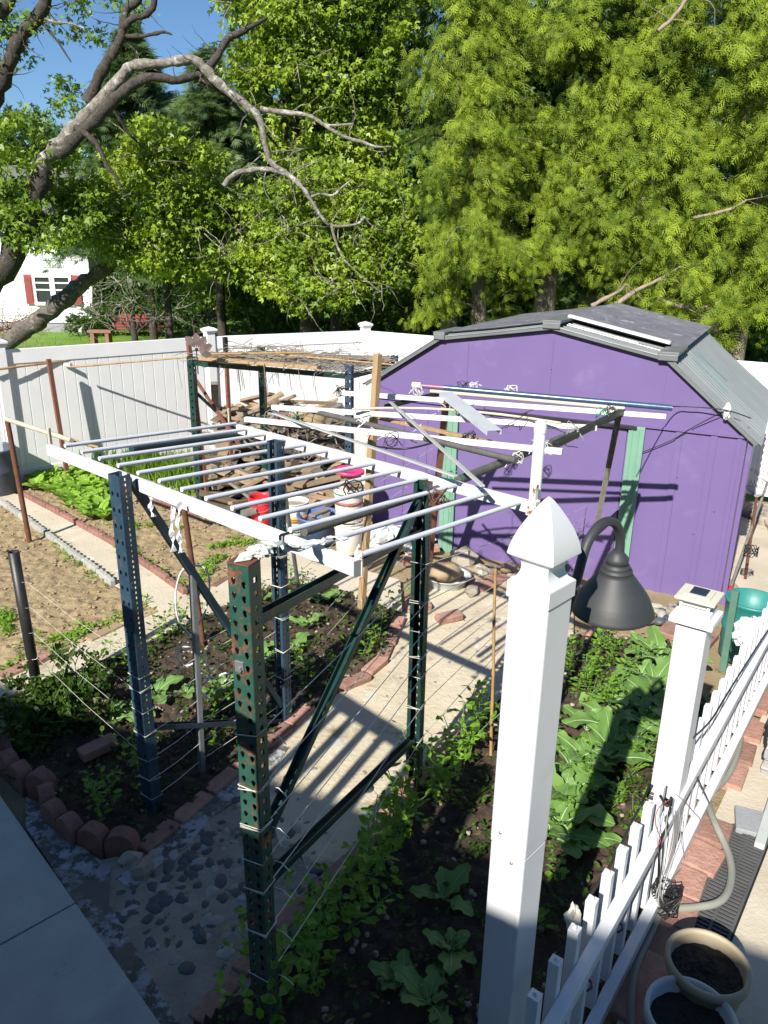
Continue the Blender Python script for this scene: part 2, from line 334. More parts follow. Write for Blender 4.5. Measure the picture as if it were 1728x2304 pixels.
B4 = [P(440, 2330), P(600, 2200), P(800, 1935), P(930, 1790), P(1075, 1640), P(1180, 1500), P(1290, 1430), P(1500, 1445), V(2.27, 4.25, 0), V(1.30, 2.93, 0), V(.70, 2.1, 0), V(.2, 1.4, 0)]
bed('soil_bed', B4, .03, .018, m_soil, .02, .014)
# paths
pave('garden_path', ((0, 1108), (52, 1118), (253, 1228), (354, 1296), (425, 1347), (351, 1377), (235, 1306), (181, 1266), (98, 1204), (0, 1134), (-60, 1100)), .022, m_conc)
pave('garden_path', ((-60, 1560), (0, 1536), (116, 1484), (235, 1430), (351, 1377), (425, 1347), (463, 1336), (506, 1307), (600, 1222), (680, 1235), (770, 1275), (900, 1310), (905, 1385), (760, 1330), (640, 1312), (535, 1360), (290, 1468), (180, 1520), (87, 1550), (-60, 1600)), .026, m_conc)
pave('garden_path', ((282, 1085), (440, 1160), (600, 1222), (640, 1210), (500, 1140), (330, 1070)), .024, m_conc)
pave('pebble_path', ((905, 1385), (1010, 1290), (1180, 1300), (1290, 1340), (1290, 1430), (1180, 1500), (1075, 1640), (930, 1790), (800, 1935), (742, 2005), (722, 1960), (690, 1962), (668, 1902), (632, 1912), (616, 1862), (580, 1862), (566, 1818), (535, 1820), (526, 1780), (500, 1762), (550, 1720), (618, 1662), (743, 1576), (801, 1541), (856, 1498)), .018, m_cobble)
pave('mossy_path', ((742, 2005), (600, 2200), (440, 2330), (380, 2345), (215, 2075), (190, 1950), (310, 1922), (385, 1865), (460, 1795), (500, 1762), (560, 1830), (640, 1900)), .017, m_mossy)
pave('cement_strip', ((262, 1985), (330, 1935), (400, 1870), (480, 1795), (560, 1722), (620, 1672), (650, 1690), (600, 1760), (530, 1810), (470, 1850), (430, 1905), (360, 1955), (300, 2010)), .022, m_whitecem)
pave('cement_strip', ((60, 1800), (110, 1850), (180, 1910), (250, 1960), (245, 2040), (310, 2150), (400, 2310), (330, 2304), (178, 2052), (60, 1870)), .024, m_whitecem)
e0, e1 = P(-80, 1690), P(345, 2304); dd = (e1-e0).normalized(); nn = V(-dd.y, dd.x, 0)*-1
j0 = P(172, 2050)
for k, (a, b) in enumerate(((-3.0, -.006), (.006, 2.6))):
    pave('sidewalk_slab', None, .05, m_slab, [j0+dd*a, j0+dd*b, j0+dd*b+nn*1.6, j0+dd*a+nn*1.6])
FD0 = V(1.30, 2.89, 0); FDIR = V(.588, .809, 0); FN = V(.809, -.588, 0)          # the picket fence line
pave('patio', None, .03, m_patio, [FD0-FDIR*2.2+FN*.10, FD0+FDIR*3.3+FN*.10, FD0+FDIR*3.3+V(.1, 1.6, 0), V(4.6, 9.2, 0), V(6.4, 8.2, 0), V(6.4, 1, 0), V(2.5, .2, 0)])
# ================================================================== FENCES
def vinyl_fence(a, b, label, posts):
    t = thing('vinyl_fence', a, label, 'fence', 'white vinyl fence sections round the garden')
    d = (b-a).normalized(); L = (b-a).length; n = V(-d.y, d.x, 0); R = Matrix((d, n, V(0, 0, 1))).transposed()
    ends = [0]+[L] if True else []
    g = G(); w = .152; k = int((L-.13)/w); x = .065+(L-.13-k*w)/2
    for i in range(k): g.box(a+d*(x+w*(i+.5))+V(0, 0, .86), (w-.007, .030, 1.50), R)
    g.box(a+d*(L/2)+V(0, 0, .86), (L-.12, .016, 1.49), R)
    obj('panel', g, m_vinyl, t, .004)
    for z, h in ((.13, .14), (1.63, .18)):
        g = G(); g.box(a+d*(L/2)+V(0, 0, z), (L-.12, .052, h), R); obj('rail', g, m_vinyl, t, .006)
    for s in posts:
        p = a+d*s; g = G(); g.box(p+V(0, 0, .88), (.127, .127, 1.80), R); po = obj('post', g, m_vinyl, t, .006)
        g = G()
        for hw, z0, z1 in ((.078, 1.775, 1.80), (.092, 1.80, 1.825)): g.box(p+V(0, 0, (z0+z1)/2), (2*hw, 2*hw, z1-z0), R)
        g.lathe([(.092*1.414, 1.825), (.055*1.414, 1.845), (.002, 1.862)], 4, p, R, ang0=math.pi/4, sm=False); obj('post_cap', g, m_vinyl, po, .003)
    return t
vinyl_fence(FZ, FA, 'short stretch of white vinyl fence behind the blue barrel at the left edge', (0,))
vinyl_fence(FA, FB, 'white vinyl fence section with crossed shadow of rusty pole on its boards', (0, (FB-FA).length))
vinyl_fence(FB, FC, 'white vinyl fence section behind the wire shelf rack and wood pile', ((FC-FB).length,))
vinyl_fence(FC, FD, 'white vinyl fence section running behind the purple shed', ((FD-FC).length*.55,))
# ------------------------------------------------------------------ purple shed
SH0, STH, SSIDE, SD = V(3.05, 6.341, 0), .47, .475, 2.6
sd_ = V(-math.cos(STH), math.sin(STH), 0); sb_ = V(math.sin(SSIDE), math.cos(SSIDE), 0); sn_ = V(-math.sin(STH), -math.cos(STH), 0)
def ons(x, y):                            # (distance along the shed front from its right corner, height)
    r = ray(x, y); t = (SH0-EYE).dot(sn_)/r.dot(sn_); p = EYE+r*t; return (p-SH0).dot(sd_), p.z
def sp(u, z, out=0.0, back=0.0): return SH0+sd_*u+V(0, 0, z)+sn_*out+sb_*back
RS = Matrix((sd_*-1, sn_*-1, V(0, 0, 1))).transposed()
shed = thing('garden_shed', SH0+sd_*1.75, 'purple metal shed with mint green door trim and grey corrugated gambrel roof', 'shed')
wR, kR, pk, kL, eL = (ons(*q) for q in ((1681, 985), (1504, 815), (1244, 743), (993, 767), (855, 862)))
SW = 3.56; eL = (SW, eL[1])
prof = [(0, -.12), (0, wR[1]), kR, pk, kL, eL, (SW, -.16)]
g = G(); g.prism([sp(u, z) for u, z in prof][::-1], sb_*.03); 
zseam = 1.545
obj('front_wall', g, m_purple, shed)
def vrib(g, u, z0, z1, w, out): g.box(sp(u, (z0+z1)/2, out/2), (w, out, z1-z0), RS)
for xa, yr, z0, z1, w, o in [(x, 1100, -.1, 1.50, .055 if x < 1640 else .04, .010) for x in (1511, 1589, 1646, 1671)]+[(x, 1000, -.12, 1.46, .014, .007) for x in (866, 908, 960)]+[(x, 1150, 0, 1.46, .010, .005) for x in (1120, 1205, 1290)]:
    g = G(); vrib(g, ons(xa, yr)[0], z0, z1, w, o); obj('wall_rib', g, m_purple, shed, .003)
for xa, z0, z1 in ((1238, 1.62, 2.22), (1497, 1.62, 2.02), (1050, 1.62, 2.12)): g = G(); vrib(g, ons(xa, 850)[0], z0, z1, .012, .006); obj('wall_rib', g, m_purple, shed)
for u, w in ((.46, .92), (2.95, 1.22)): g = G(); g.box(sp(u, zseam-.025, .012), (w, .024, .022), RS); obj('seam_strip', g, m_purple, shed)
uf1, uf2 = ons(1012, 1060)[0], ons(1418, 1100)[0]
for u, w in ((uf1, .16), (uf2, .14)):
    g = G(); g.box(sp(u, .70, .022), (w, .044, 1.62), RS); vrib(g, u-.02, -.1, 1.5, .015, .052); vrib(g, u+.035, -.1, 1.5, .012, .050); obj('door_frame', g, m_mint, shed, .003)
g = G(); g.box(sp((uf1+uf2)/2, 1.500, .03), (uf1-uf2, .06, .025), RS); obj('door_track', g, m_blackp, shed)
for k in range(2):
    u0 = uf1-.08-(uf1-uf2-.16)/2*k; w = (uf1-uf2-.16)/2
    g = G(); g.box(sp(u0-w/2, .70, .009), (w-.01, .018, 1.55), RS); obj('door', g, m_purple, shed, .003)
def side_wall(u, name):
    g = G(); n = 44
    pts = []
    for i in range(n+1):
        o = .016 if (i//2) % 2 else 0.0
        pts.append((SD*i/n, o*(1 if u < 1 else -1)))
    zt = wR[1] if u < 1 else eL[1]
    vs = [sp(u, z, 0, b)-sd_*o for z in (-.12, zt) for b, o in pts]; m_ = n+1
    g.add(vs, [(i, i+1, i+1+m_, i+m_) for i in range(n)]); return obj(name, g, m_purple, shed, solid=.004)
side_wall(0, 'side_wall'); side_wall(SW, 'side_wall')
g = G(); g.prism([sp(u, z, 0, SD) for u, z in prof][::-1], sb_*.03); obj('rear_wall', g, m_purple, shed)
def roof(a, b, name, mat, y0=-.06, y1=SD+.05, lift=.035, amp=.020, pitch=.115, over=0.0, slats=None, parent=None):
    (ua, za), (ub, zb) = a, b; d = V(ub-ua, zb-za, 0); d2 = d.normalized(); ub += d2.x*over; zb += d2.y*over
    nz = abs(d2.x); nu = (1 if d2.y*d2.x > 0 else -1)*abs(d2.y)*-1
    nrm = sd_*(-d2.y*(1 if d2.x > 0 else -1))+V(0, 0, nz)
    n = int((y1-y0)/pitch*6); g = G(); vs = []
    for i in range(n+1):
        y = y0+(y1-y0)*i/n; q = (y/pitch) % 1.0; h = amp*(1 if .15 < q < .42 else (0 if .55 < q < 1.0 else .5))+lift
        vs += [sp(ua, za, 0, y)+nrm*h, sp((ua+ub)/2, (za+zb)/2, 0, y)+nrm*(h-.006), sp(ub, zb, 0, y)+nrm*h]
    fs = []
    for i in range(n): fs += [(3*i, 3*i+1, 3*i+4, 3*i+3), (3*i+1, 3*i+2, 3*i+5, 3*i+4)]
    g.add(vs, fs); return obj(name, g, mat, parent or shed, solid=.006)
roof(kR, wR, 'roof_panel', m_roof, over=.12)
roof(kL, eL, 'roof_panel', m_roof, over=.10)
roof(pk, kR, 'roof_panel', m_roof, over=.02)
roof(pk, kL, 'roof_panel', m_roof, over=.02)
roof((pk[0]+.01, pk[1]), (kR[0]-.05, kR[1]-.01), 'overlay_sheet', m_roofdk, y0=.42, y1=SD+.15, lift=.085, amp=.013, pitch=.075)
roof((pk[0]-.01, pk[1]), (kL[0]+.05, kL[1]-.01), 'overlay_sheet', m_roofdk, y0=.10, y1=SD+.15, lift=.07, amp=.012, pitch=.075)
def along(a, b, t): return (a[0]+(b[0]-a[0])*t, a[1]+(b[1]-a[1])*t)
nrmR = V(0, 0, 1)*.96-sd_*.2
for y, w, t0, t1, mm in ((.36, .085, .02, .93, m_white), (.78, .022, .0, .62, m_clear), (SD-.1, .03, .0, .35, m_clear), (.13, .05, .08, .96, m_galv), (.22, .03, .06, .7, m_galv)):
    g = G(); a, b = along(pk, kR, t0), along(pk, kR, t1)
    h = .115 if mm is m_white else .055
    g.bar(sp(*a, 0, y)+nrmR*h, sp(*b, 0, y)+nrmR*h, w, .022, nrmR); obj('roof_strip', g, mm, shed, .003)
for a, b in ((wR, kR), (kR, pk), (pk, kL), (kL, eL)):
    d = (V(b[0]-a[0], b[1]-a[1], 0)).normalized(); ext = .11 if a is wR or b is eL else 0
    a2 = (a[0]-d.x*(.11 if a is wR else 0), a[1]-d.y*(.11 if a is wR else 0)); b2 = (b[0]+d.x*(.09 if b is eL else 0), b[1]+d.y*(.09 if b is eL else 0))
    g = G(); g.bar(sp(*a2, .045, 0)+V(0, 0, .03), sp(*b2, .045, 0)+V(0, 0, .03), .02, .042, (0, 0, 1)); obj('gable_trim', g, m_trim, shed, .003)
for q, w in ((kR, .20), (pk, .20), (kL, .14)):
    g = G()
    for i, y in enumerate((.02,)):
        g.bar(sp(q[0], q[1]+.078, .07), sp(q[0], q[1]+.078, 0, .50), w*.85, .028, (0, 0, 1)); g.box(sp(q[0], q[1]+.045, .066), (w*.8, .014, .05), RS)
    obj('ridge_cap', g, m_trim, shed, .004)
for v, t0, t1 in ((1.05, .1, .55), (.62, .12, .62)):
    a, b = along(kR, wR, t0), along(kR, wR, t1); nr = V(0, 0, .78)-sd_*.62
    g = G(); g.bar(sp(*a, 0, v)+nr*.058, sp(*b, 0, v)+nr*.056, .006, .004, nr); obj('paint_streak', g, m_teal, shed)
g = G()
for k in range(4):
    u = (.9, .95, 2.2, 1.1)[k]; z = (.75, 1.9, 1.9, .62)[k]
for px, py in ((1366, 1152), (1410, 1170), (1523, 1073), (1500, 1150), (1240, 830), (1300, 900), (1560, 1200), (1607, 1150), (1590, 1095)):
    u, z = ons(px, py); g = G(); g.lathe([(.009, 0), (.008, .006), (.001, .009)], 8, sp(u, z, .001), Matrix((sd_, V(0, 0, 1), sn_)).transposed()); obj('rivet', g, m_purple, shed)

# ------------------------------------------------------------------ the house the picture is taken from, and its deck rail
es = V(.903, -.43, 0); en = V(.43, .903, 0); E0 = V(-3.9, -2.28, 0)
hs = thing('house', E0, 'house standing behind the viewpoint whose eave shades the near garden', 'house')
g = G(); g.prism([E0+es*-9-en*.35, E0-en*10.35+es*-9, E0-en*10.35+es*12, E0-en*.35+es*12], 5.0); obj('wall', g, m_ownwall, hs)
g = G()
c0 = E0+V(0, 0, 5.2)
q = [c0+es*-9.3, c0+es*12.3]
for a, b in ((0, 1),):
    r0, r1 = q[0]-en*5.35+V(0, 0, 3.75), q[1]-en*5.35+V(0, 0, 3.75); s0, s1 = q[0]-en*10.7, q[1]-en*10.7
    dn = V(0, 0, -.14)
    g.add([q[0], q[1], r1, r0, q[0]+dn, q[1]+dn, r1+dn, r0+dn], [(0, 1, 2, 3), (7, 6, 5, 4), (4, 5, 1, 0), (5, 6, 2, 1), (7, 4, 0, 3)])
    g.add([r0, r1, s1, s0, r0+dn, r1+dn, s1+dn, s0+dn], [(0, 1, 2, 3), (7, 6, 5, 4), (6, 7, 3, 2), (5, 6, 2, 1), (7, 4, 0, 3)])
obj('roof', g, m_roofing, hs)  # unseen roof, pitched steep and deep to keep sky light off the near garden
r0, r1 = V(-2.15, 2.35, 0), V(-.85, 1.0, 0); rd = (r1-r0).normalized(); RL = (r1-r0).length
dk = thing('deck', r0, 'raised deck with slatted railing out of frame beside the viewpoint', 'deck')
g = G(); bk = V(-rd.y, rd.x, 0)*-1
if bk.y > 0: bk = -bk
g.prism([r0+V(0, 0, 1.2), r1+V(0, 0, 1.2), r1+bk*2.6+V(0, 0, 1.2), r0+bk*2.6+V(0, 0, 1.2)][::-1], .14); obj('floor', g, m_deck, dk)
for z in (2.33, 1.55):
    g = G(); g.bar(r0+V(0, 0, z), r1+V(0, 0, z), .06, .09); obj('rail', g, m_vinyl, dk)
g = G(); n = int(RL/.14)
for i in range(n+1): g.box(r0+rd*(RL*i/n)+V(0, 0, 1.94), (.045, .045, .74))
obj('baluster', g, m_vinyl, dk)
for p in (r0, r1):
    g = G(); g.box(p+V(0, 0, 1.22), (.13, .13, 2.45)); obj('post', g, m_vinyl, dk)
# ------------------------------------------------------------------ neighbour's house, brick wall and bench beyond the fence
HY = 28.0
nb = thing('neighbour_house', PY(100, 733, HY), 'white clapboard house with red shutters behind the leaning trunk', 'house')
hx0, hx1 = PY(-260, 640, HY).x, PY(203, 640, HY).x; hz = PY(203, 727, HY).z
g = G(); zz = hz; lap = .235
while zz < hz+3.6:
    g.add([(hx0, HY, zz), (hx1, HY, zz), (hx1, HY+.028, zz+lap), (hx0, HY+.028, zz+lap), (hx0, HY+.05, zz), (hx1, HY+.05, zz)], [(0, 1, 2, 3), (4, 5, 1, 0)]); zz += lap
g.add([(hx1-.02, HY+.03, hz), (hx1-.02, HY+7, hz), (hx1-.02, HY+7, hz+3.6), (hx1-.02, HY+.03, hz+3.6)], [(0, 1, 2, 3)])
obj('wall', g, m_siding, nb)
g = G(); g.box(((hx0+hx1)/2, HY+3.5, hz-.2), (hx1-hx0-.1, 6.9, .8)); obj('foundation', g, m_found, nb)
g = G(); g.prism([(hx0-.3, HY-.5, hz+3.55), (hx1+.3, HY-.5, hz+3.55), (hx1+.3, HY+3.6, hz+5.3), (hx0-.3, HY+3.6, hz+5.3)], .12); obj('roof', g, m_roofing, nb)
wx0, wx1 = PY(77, 650, HY).x, PY(164, 650, HY).x; wz0, wz1 = PY(120, 680, HY).z, PY(120, 624, HY).z
g = G(); t_ = .09
for a, b in ((wx0, wx0+t_), ((wx0+wx1)/2-t_, (wx0+wx1)/2+t_), (wx1-t_, wx1)): g.box(((a+b)/2, HY-.04, (wz0+wz1)/2), (b-a, .09, wz1-wz0))
for z in (wz0-.05, wz1+.05): g.box(((wx0+wx1)/2, HY-.04, z), (wx1-wx0+.02, .10, .11))
wn = obj('window', g, m_white, nb)
for k in range(2):
    a = wx0+t_ if k == 0 else (wx0+wx1)/2+t_; b = (wx0+wx1)/2-t_ if k == 0 else wx1-t_
    g = G(); g.box(((a+b)/2, HY-.02, (wz0+wz1)/2), (b-a, .03, wz1-wz0)); obj('pane', g, m_pane, wn)
    for q in (.5, .78): g = G(); g.box(((a+b)/2, HY-.045, wz0+(wz1-wz0)*q), (b-a, .03, .05)); obj('sash', g, m_white, wn)
for xa, xb in ((58, 76), (166, 182)):
    a, b = PY(xa, 650, HY).x, PY(xb, 650, HY).x; g = G(); g.box(((a+b)/2, HY-.05, (wz0+wz1)/2), (b-a, .05, wz1-wz0+.15))
    for k in range(14): g.box(((a+b)/2, HY-.08, wz0+(wz1-wz0)*(k+.5)/14), (b-a-.08, .02, .05))
    obj('shutter', g, m_shutter, nb)
a, b = PY(206, 715, HY), PY(180, 744, HY-1.6)
g = G(); g.tube([PY(206, 640, HY), a, b], .05, 6); obj('downspout', g, m_white, nb)
WY = 27.0
a, b = PY(262, 742, WY), PY(357, 742, WY); zt = PY(300, 710, WY).z
rw = thing('brick_planter', (a+b)/2, 'low red brick planter wall standing behind the small bare tree', 'planter')
g = G(); rows = 5; h = (zt-a.z)/rows
for r in range(rows):
    x = a.x-(.2 if r % 2 else 0)
    while x < b.x: g.box((min(max(x+.25, a.x+.1), b.x-.1), WY+.4, a.z+h*(r+.5)), (.49, .8, h-.02)); x += .5
obj('wall', g, m_redwall, rw)
YB = 22.5; a, b = PY(200, 745, YB), PY(253, 743, YB)
bn = thing('garden_bench', (a.x, YB, -.1), 'small reddish backless bench on the sunny lawn', 'bench')
z1 = a.z; g = G(); g.box(((a.x+b.x)/2, YB, z1), (b.x-a.x, .34, .07)); obj('seat', g, m_bench, bn, .01)
for x in (a.x+.13, b.x-.13): g = G(); g.box((x, YB, (z1-.13)/2), (.11, .30, z1+.06)); obj('leg', g, m_bench, bn, .008)
# ================================================================== RACK FRAMES, LADDER, TRELLIS
KEY = [(.0085, .002), (.0075, .009), (0, .013), (-.0075, .009), (-.0085, .002), (-.005, -.009), (0, -.015), (.005, -.009)]
SQ = lambda a, b: [(a, 0), (a, b), (0, b), (-a, b), (-a, 0), (-a, -b), (0, -b), (a, -b)]
def plate(g, O, ex, W, H, ncol, pitch, hole, z0=.02, m=0):
    ez = V(0, 0, 1); cw = W/ncol; n = int((H-z0)/pitch)
    dirs = [(1, 0), (1, 1), (0, 1), (-1, 1), (-1, 0), (-1, -1), (0, -1), (1, -1)]
    for i in range(n):
        for c in range(ncol):
            ctr = O+ex*(cw*(c+.5))+ez*(z0+pitch*(i+.5)-(.006 if c % 2 else 0)*0)
            sh = pitch*.18*(1 if (c % 2 and hole is KEY) else 0)
            vs = [ctr+ex*(dx*cw/2)+ez*(dy*pitch/2) for dx, dy in dirs]+[ctr+ex*hx+ez*(hz-sh) for hx, hz in hole]
            g.add(vs, [(k, (k+1) % 8, (k+1) % 8+8, k+8) for k in range(8)], m)
    for a, b in ((0, z0), (z0+n*pitch, H)):
        if b-a > .002: g.add([O+ez*a, O+ex*W+ez*a, O+ex*W+ez*b, O+ez*b], [(0, 1, 2, 3)], m)
def column(name, p, h, n, mat, parent, w=.076, d=.068, front=(2, .05, KEY), side=(1, .05, SQ(.010, .010)), cap=None):
    """open-backed pallet rack column: perforated face towards n, two perforated sides, two lips"""
    n = n.normalized(); ex = V(-n.y, n.x, 0); g = G(); f0 = p+n*(d/2)
    plate(g, f0-ex*(w/2), ex, w, h, *front)
    for s in (-1, 1): plate(g, f0+ex*(s*w/2)-n*d, n, d, h, *side)
    for s in (-1, 1):
        a = p-n*(d/2)+ex*(s*w/2); b = a-ex*(s*.02); g.add([a, b, b+V(0, 0, h), a+V(0, 0, h)], [(0, 1, 2, 3)])
    o = obj(name, g, mat, parent, solid=.003)
    if cap:
        g = G(); g.box(p+V(0, 0, h+.004), (w+.006, d+.006, .006), Matrix((ex, n, V(0, 0, 1))).transposed()); obj('top_cap', g, cap, o, .002)
    return o
def channel(name, a, b, mat, parent, w=.045, h=.035, up=(0, 0, 1), flip=1):
    a, b = V(*a), V(*b); d = (b-a).normalized(); r = d.cross(V(*up)).normalized(); u = r.cross(d).normalized(); t = .004
    g = G(); g.bar(a, b, w, t, u); 
    for s in (-1, 1): g.bar(a+r*(s*(w/2-t/2))+u*(flip*(h/2+t/2+.0005)), b+r*(s*(w/2-t/2))+u*(flip*(h/2+t/2+.0005)), t, h, u)
    return obj(name, g, mat, parent)
# green frame nearest the path
G1, G2 = P(600, 2320), P(930, 1770); gd = (G2-G1).normalized()
fr = thing('rack_frame', G1, 'rusty green perforated steel rack frame with diagonal brace, nearest frame to the viewer', 'rack frame', 'old pallet rack frames carrying the trellis')
h1, h2 = zat(G1, 1264), zat(G2, 1085)
column('column', G1, h1, -gd, m_green, fr, cap=m_rust)
c2_ = column('column', G2, h2, gd, m_green2, fr, front=(1, .05, [(x*1.5, z*1.2) for x, z in KEY]), side=(1, .025, SQ(.004, .007)))
def zp(p, y): return p+V(0, 0, zat(p, y))
i1, i2 = G1+gd*.04, G2-gd*.04
channel('brace', zp(i1, 1405), zp(i2, 1200), m_green2, fr, .04, .03)
channel('brace', zp(i1, 1895), zp(i2, 1125), m_green2, fr, .04, .03, flip=1)
channel('brace', zp(i1, 1990), zp(i2, 1668), m_green2, fr, .042, .03)
pl = zp(G1-gd*.037, 1502); 
g = G(); exg = V(gd.y, -gd.x, 0)
g.box(pl-exg*.012+V(0, 0, 0), (.034, .006, .042), Matrix((exg, gd, V(0, 0, 1))).transposed()); cl = obj('clip', g, m_galv, fr, .002)
g = G(); g.lathe([(.010, 0), (.010, .007), (0, .008)], 6, pl-exg*.008-gd*.004+V(0, 0, -.008), Matrix((exg, V(0, 0, 1), -gd)).transposed(), sm=False); obj('bolt', g, m_galv, cl)
# blue frame on the far side of the path
B1, B2 = P(345, 1825), P(640, 1622); bd = (B2-B1).normalized()
fb = thing('rack_frame', B1, 'blue perforated steel rack frame standing in the shaded bed, with one long diagonal', 'rack frame', 'old pallet rack frames carrying the trellis')
SQ2 = SQ(.0075, .011)
column('column', B1, zat(B1, 1066), -bd, m_blue, fb, w=.082, d=.062, front=(2, .082, SQ2), side=(1, .028, SQ(.004, .007)))
column('column', B2, zat(B2, 992), bd, m_blue, fb, w=.076, d=.062, front=(2, .082, SQ2), side=(2, .04, SQ(.004, .011)))
j1, j2 = B1+bd*.05, B2-bd*.05
channel('brace', zp(j1, 1085), zp(j2, 1590), m_dblue, fb, .045, .03)
channel('brace', zp(j1, 1640), zp(j2, 1520)+V(0, 0, -.35), m_dblue, fb, .04, .025)
# white ladder-like shelf frame laid on top
LZ1, LZ2 = 1.915, 1.815
LA, LB_, LC, LD_ = P(109, 1000, LZ1), P(803, 1262, LZ1), P(1193, 1127, LZ2), P(535, 955, LZ2)
lad = thing('ladder_frame', LA, 'long white steel frame of parallel rungs laid flat across the rack frames', 'ladder rack')
for a, b in ((LA, LB_), (LD_, LC)):
    g = G(); g.bar(a-V(0, 0, .03), b-V(0, 0, .03), .032, .062); obj('rail', g, m_rail, lad, .004)
near0, near1 = P(146, 1003, LZ1-.015), P(806, 1250, LZ1-.015); far0, far1 = P(530, 953, LZ2-.015), P(1170, 1130, LZ2-.015)
for k in range(13):
    t = k/12; a = near0+(near1-near0)*t; b = far0+(far1-far0)*t; ab = (b-a).normalized()
    g = G(); bow = V(0, 0, rnd(-.004, .003)); g.tube([a, (a+b)/2+bow, b], .0118, 10); r_ = obj('rung', g, m_rung, lad)
    if k % 2: g = G(); g.tube([b-ab*.022, b-ab*.014], .0145, 10); obj('weld', g, m_rusty_white, r_)
for c, s, hh in ((LB_, 1, .085), (LC, -1, .10)):
    dr = (LB_-LA).normalized(); g = G()
    e = (LC-LB_).normalized()
    if s > 0:
        p0 = c+dr*-.02+e*.018; g.prism([p0-V(0, 0, .06), p0+dr*.03-V(0, 0, .06), p0+dr*.03+V(0, 0, .03), p0+dr*.012+V(0, 0, .06), p0-dr*.01+V(0, 0, .02)], e*.006)
        obj('end_bracket', g, m_rusty_white, lad)
    else:
        g.box(c-V(0, 0, .03)+dr*.02, (.055, .05, .08), Matrix((dr, V(-dr.y, dr.x, 0), V(0, 0, 1))).transposed()); g.box(c+V(0, 0, .045)+dr*.02, (.03, .03, .09), Matrix((dr, V(-dr.y, dr.x, 0), V(0, 0, 1))).transposed())
        obj('end_bracket', g, m_rusty_white, lad, .004)
for px, py in ((113, 990), (515, 940)):
    q = P(px, py, LZ1 if px < 200 else LZ2); g = G(); g.bar(q-V(0, 0, .05), q+V(0, 0, .07), .03, .012, (1, 0, 0)); obj('hook_plate', g, m_cream, lad, .004)
g = G(); g.box(LB_-V(0, 0, .03)+dr*.002, (.006, .033, .064), Matrix((dr, V(-dr.y, dr.x, 0), V(0, 0, 1))).transposed()); obj('end_cap', g, m_galv, lad)
# ------------------------------------------------------------------ single poles and bars
def pole(name, a, b, r, mat, label, cat='pole', group=None, n=10, mid=None, hollow=False):
    pts = [a]+([mid] if mid else [])+[b]
    if mid:
        pts = [a*(1-t)**2+mid*2*t*(1-t)+b*t*t for t in [k/8 for k in range(9)]]
    g = G(); g.tube(pts, r, n, cap=not hollow)
    return tag(obj(name, g, mat, solid=.004 if hollow else 0), label, cat, group)
def rod(name, a, b, w, h, mat, label, cat='bar', group=None, up=(0, 0, 1), bevel=.003):
    g = G(); g.bar(a, b, w, h, up); return tag(obj(name, g, mat, bevel=bevel), label, cat, group)
def node_cane(name, a, b, r, mat, label, cat='cane', group=None, sag=0.0):
    n = max(3, int((b-a).length/.28)); pts = []; rs = []
    side = V(rnd(-1, 1), rnd(-1, 1), 0)*.006
    for i in range(n):
        for t, k in ((i/n, 1.25), ((i+.06)/n, 1.0), ((i+.94)/n, .97)):
            pts.append(a+(b-a)*t+V(0, 0, -sag*4*t*(1-t))+side*math.sin(3*t*math.pi)); rs.append(r*k*(1-.25*t))
    pts.append(b); rs.append(r*.72)
    g = G(); g.tube(pts, rs, 7); return tag(obj(name, g, mat), label, cat, group)
p2b = P(68, 1225); pole('iron_pipe', p2b-V(0, 0, .05), p2b+V(0, 0, zat(p2b, 940))+V(-.05, 0, 0), .026, m_rust, 'leaning rusty round iron pipe at the left edge of the dry bed', 'pipe', hollow=False)
bp = P(90, 1582); pole('black_post', bp-V(0, 0, .05), P(30, 1241, 1.13), .033, m_blackp, 'short black hollow post wrapped with string beside the left path', 'post', hollow=True)
rp1 = P(152, 1066)*.965; ztop = zat(rp1, 808)
rpo = rod('square_post', rp1-V(0, 0, .05), V(rp1.x-.06, rp1.y, ztop), .05, .05, m_brown, 'thin rusty square post in front of the fence behind the lettuce', 'post')
pole('cream_rail_pipe', P(14, 943, 1.37), P(161, 991, 1.36), .022, m_cream, 'cream pipe rail joining the leaning rusty pipe at left', 'pipe')
node_cane('bamboo_cane', P(150, 988, 1.33), P(222, 1007, 1.30), .017, m_cane, 'short bamboo length continuing the cream pipe rail', 'cane', 'bamboo canes tied to the posts')
node_cane('bamboo_cane', P(-30, 834, 1.50), P(318, 791, 1.56), .015, m_cane, 'long bamboo cane across the thin rusty post, higher of two', 'cane', 'bamboo canes tied to the posts')
node_cane('bamboo_cane', P(158, 826, 1.47), P(420, 804, 1.60), .014, m_cane, 'bamboo cane from the rusty post to the wire shelf rack, lower of two', 'cane', 'bamboo canes tied to the posts')
g = G(); g.tube([P(146, 821, 1.48), P(160, 822, 1.48)], .028, 10); obj('cap', g, m_bag, rpo)
sgp = P(676, 1346); pole('conduit_stake', sgp-V(0, 0, .05), P(632, 1048, 1.42), .019, m_galv, 'thin grey conduit stake in front of the red bucket', 'stake')
msp = P(455, 1748); rod('angle_stake', msp-V(0, 0, .05), P(432, 1280, zat(msp, 1285)), .036, .03, m_galv, 'shiny grey angle stake between the two blue columns', 'stake')
rp3 = P(459, 1452); pole('iron_pipe', rp3-V(0, 0, .05), P(413, 1135, zat(rp3, 1135)), .021, m_rust, 'rusty iron pipe standing just behind the shiny angle stake', 'pipe')
wsb = P(808, 1436); rod('wooden_stake', wsb-V(0, 0, .05), P(850, 796, zat(wsb, 796)), .052, .045, m_wood2, 'tall pale square wooden stake in the bed before the shed', 'stake')
bmb = P(1105, 1712); node_cane('bamboo_stake', bmb-V(0, 0, .05), P(1115, 1280, zat(bmb, 1282)), .011, m_cane, 'upright bamboo stake beside the tall white post', 'stake', 'bamboo canes tied to the posts')
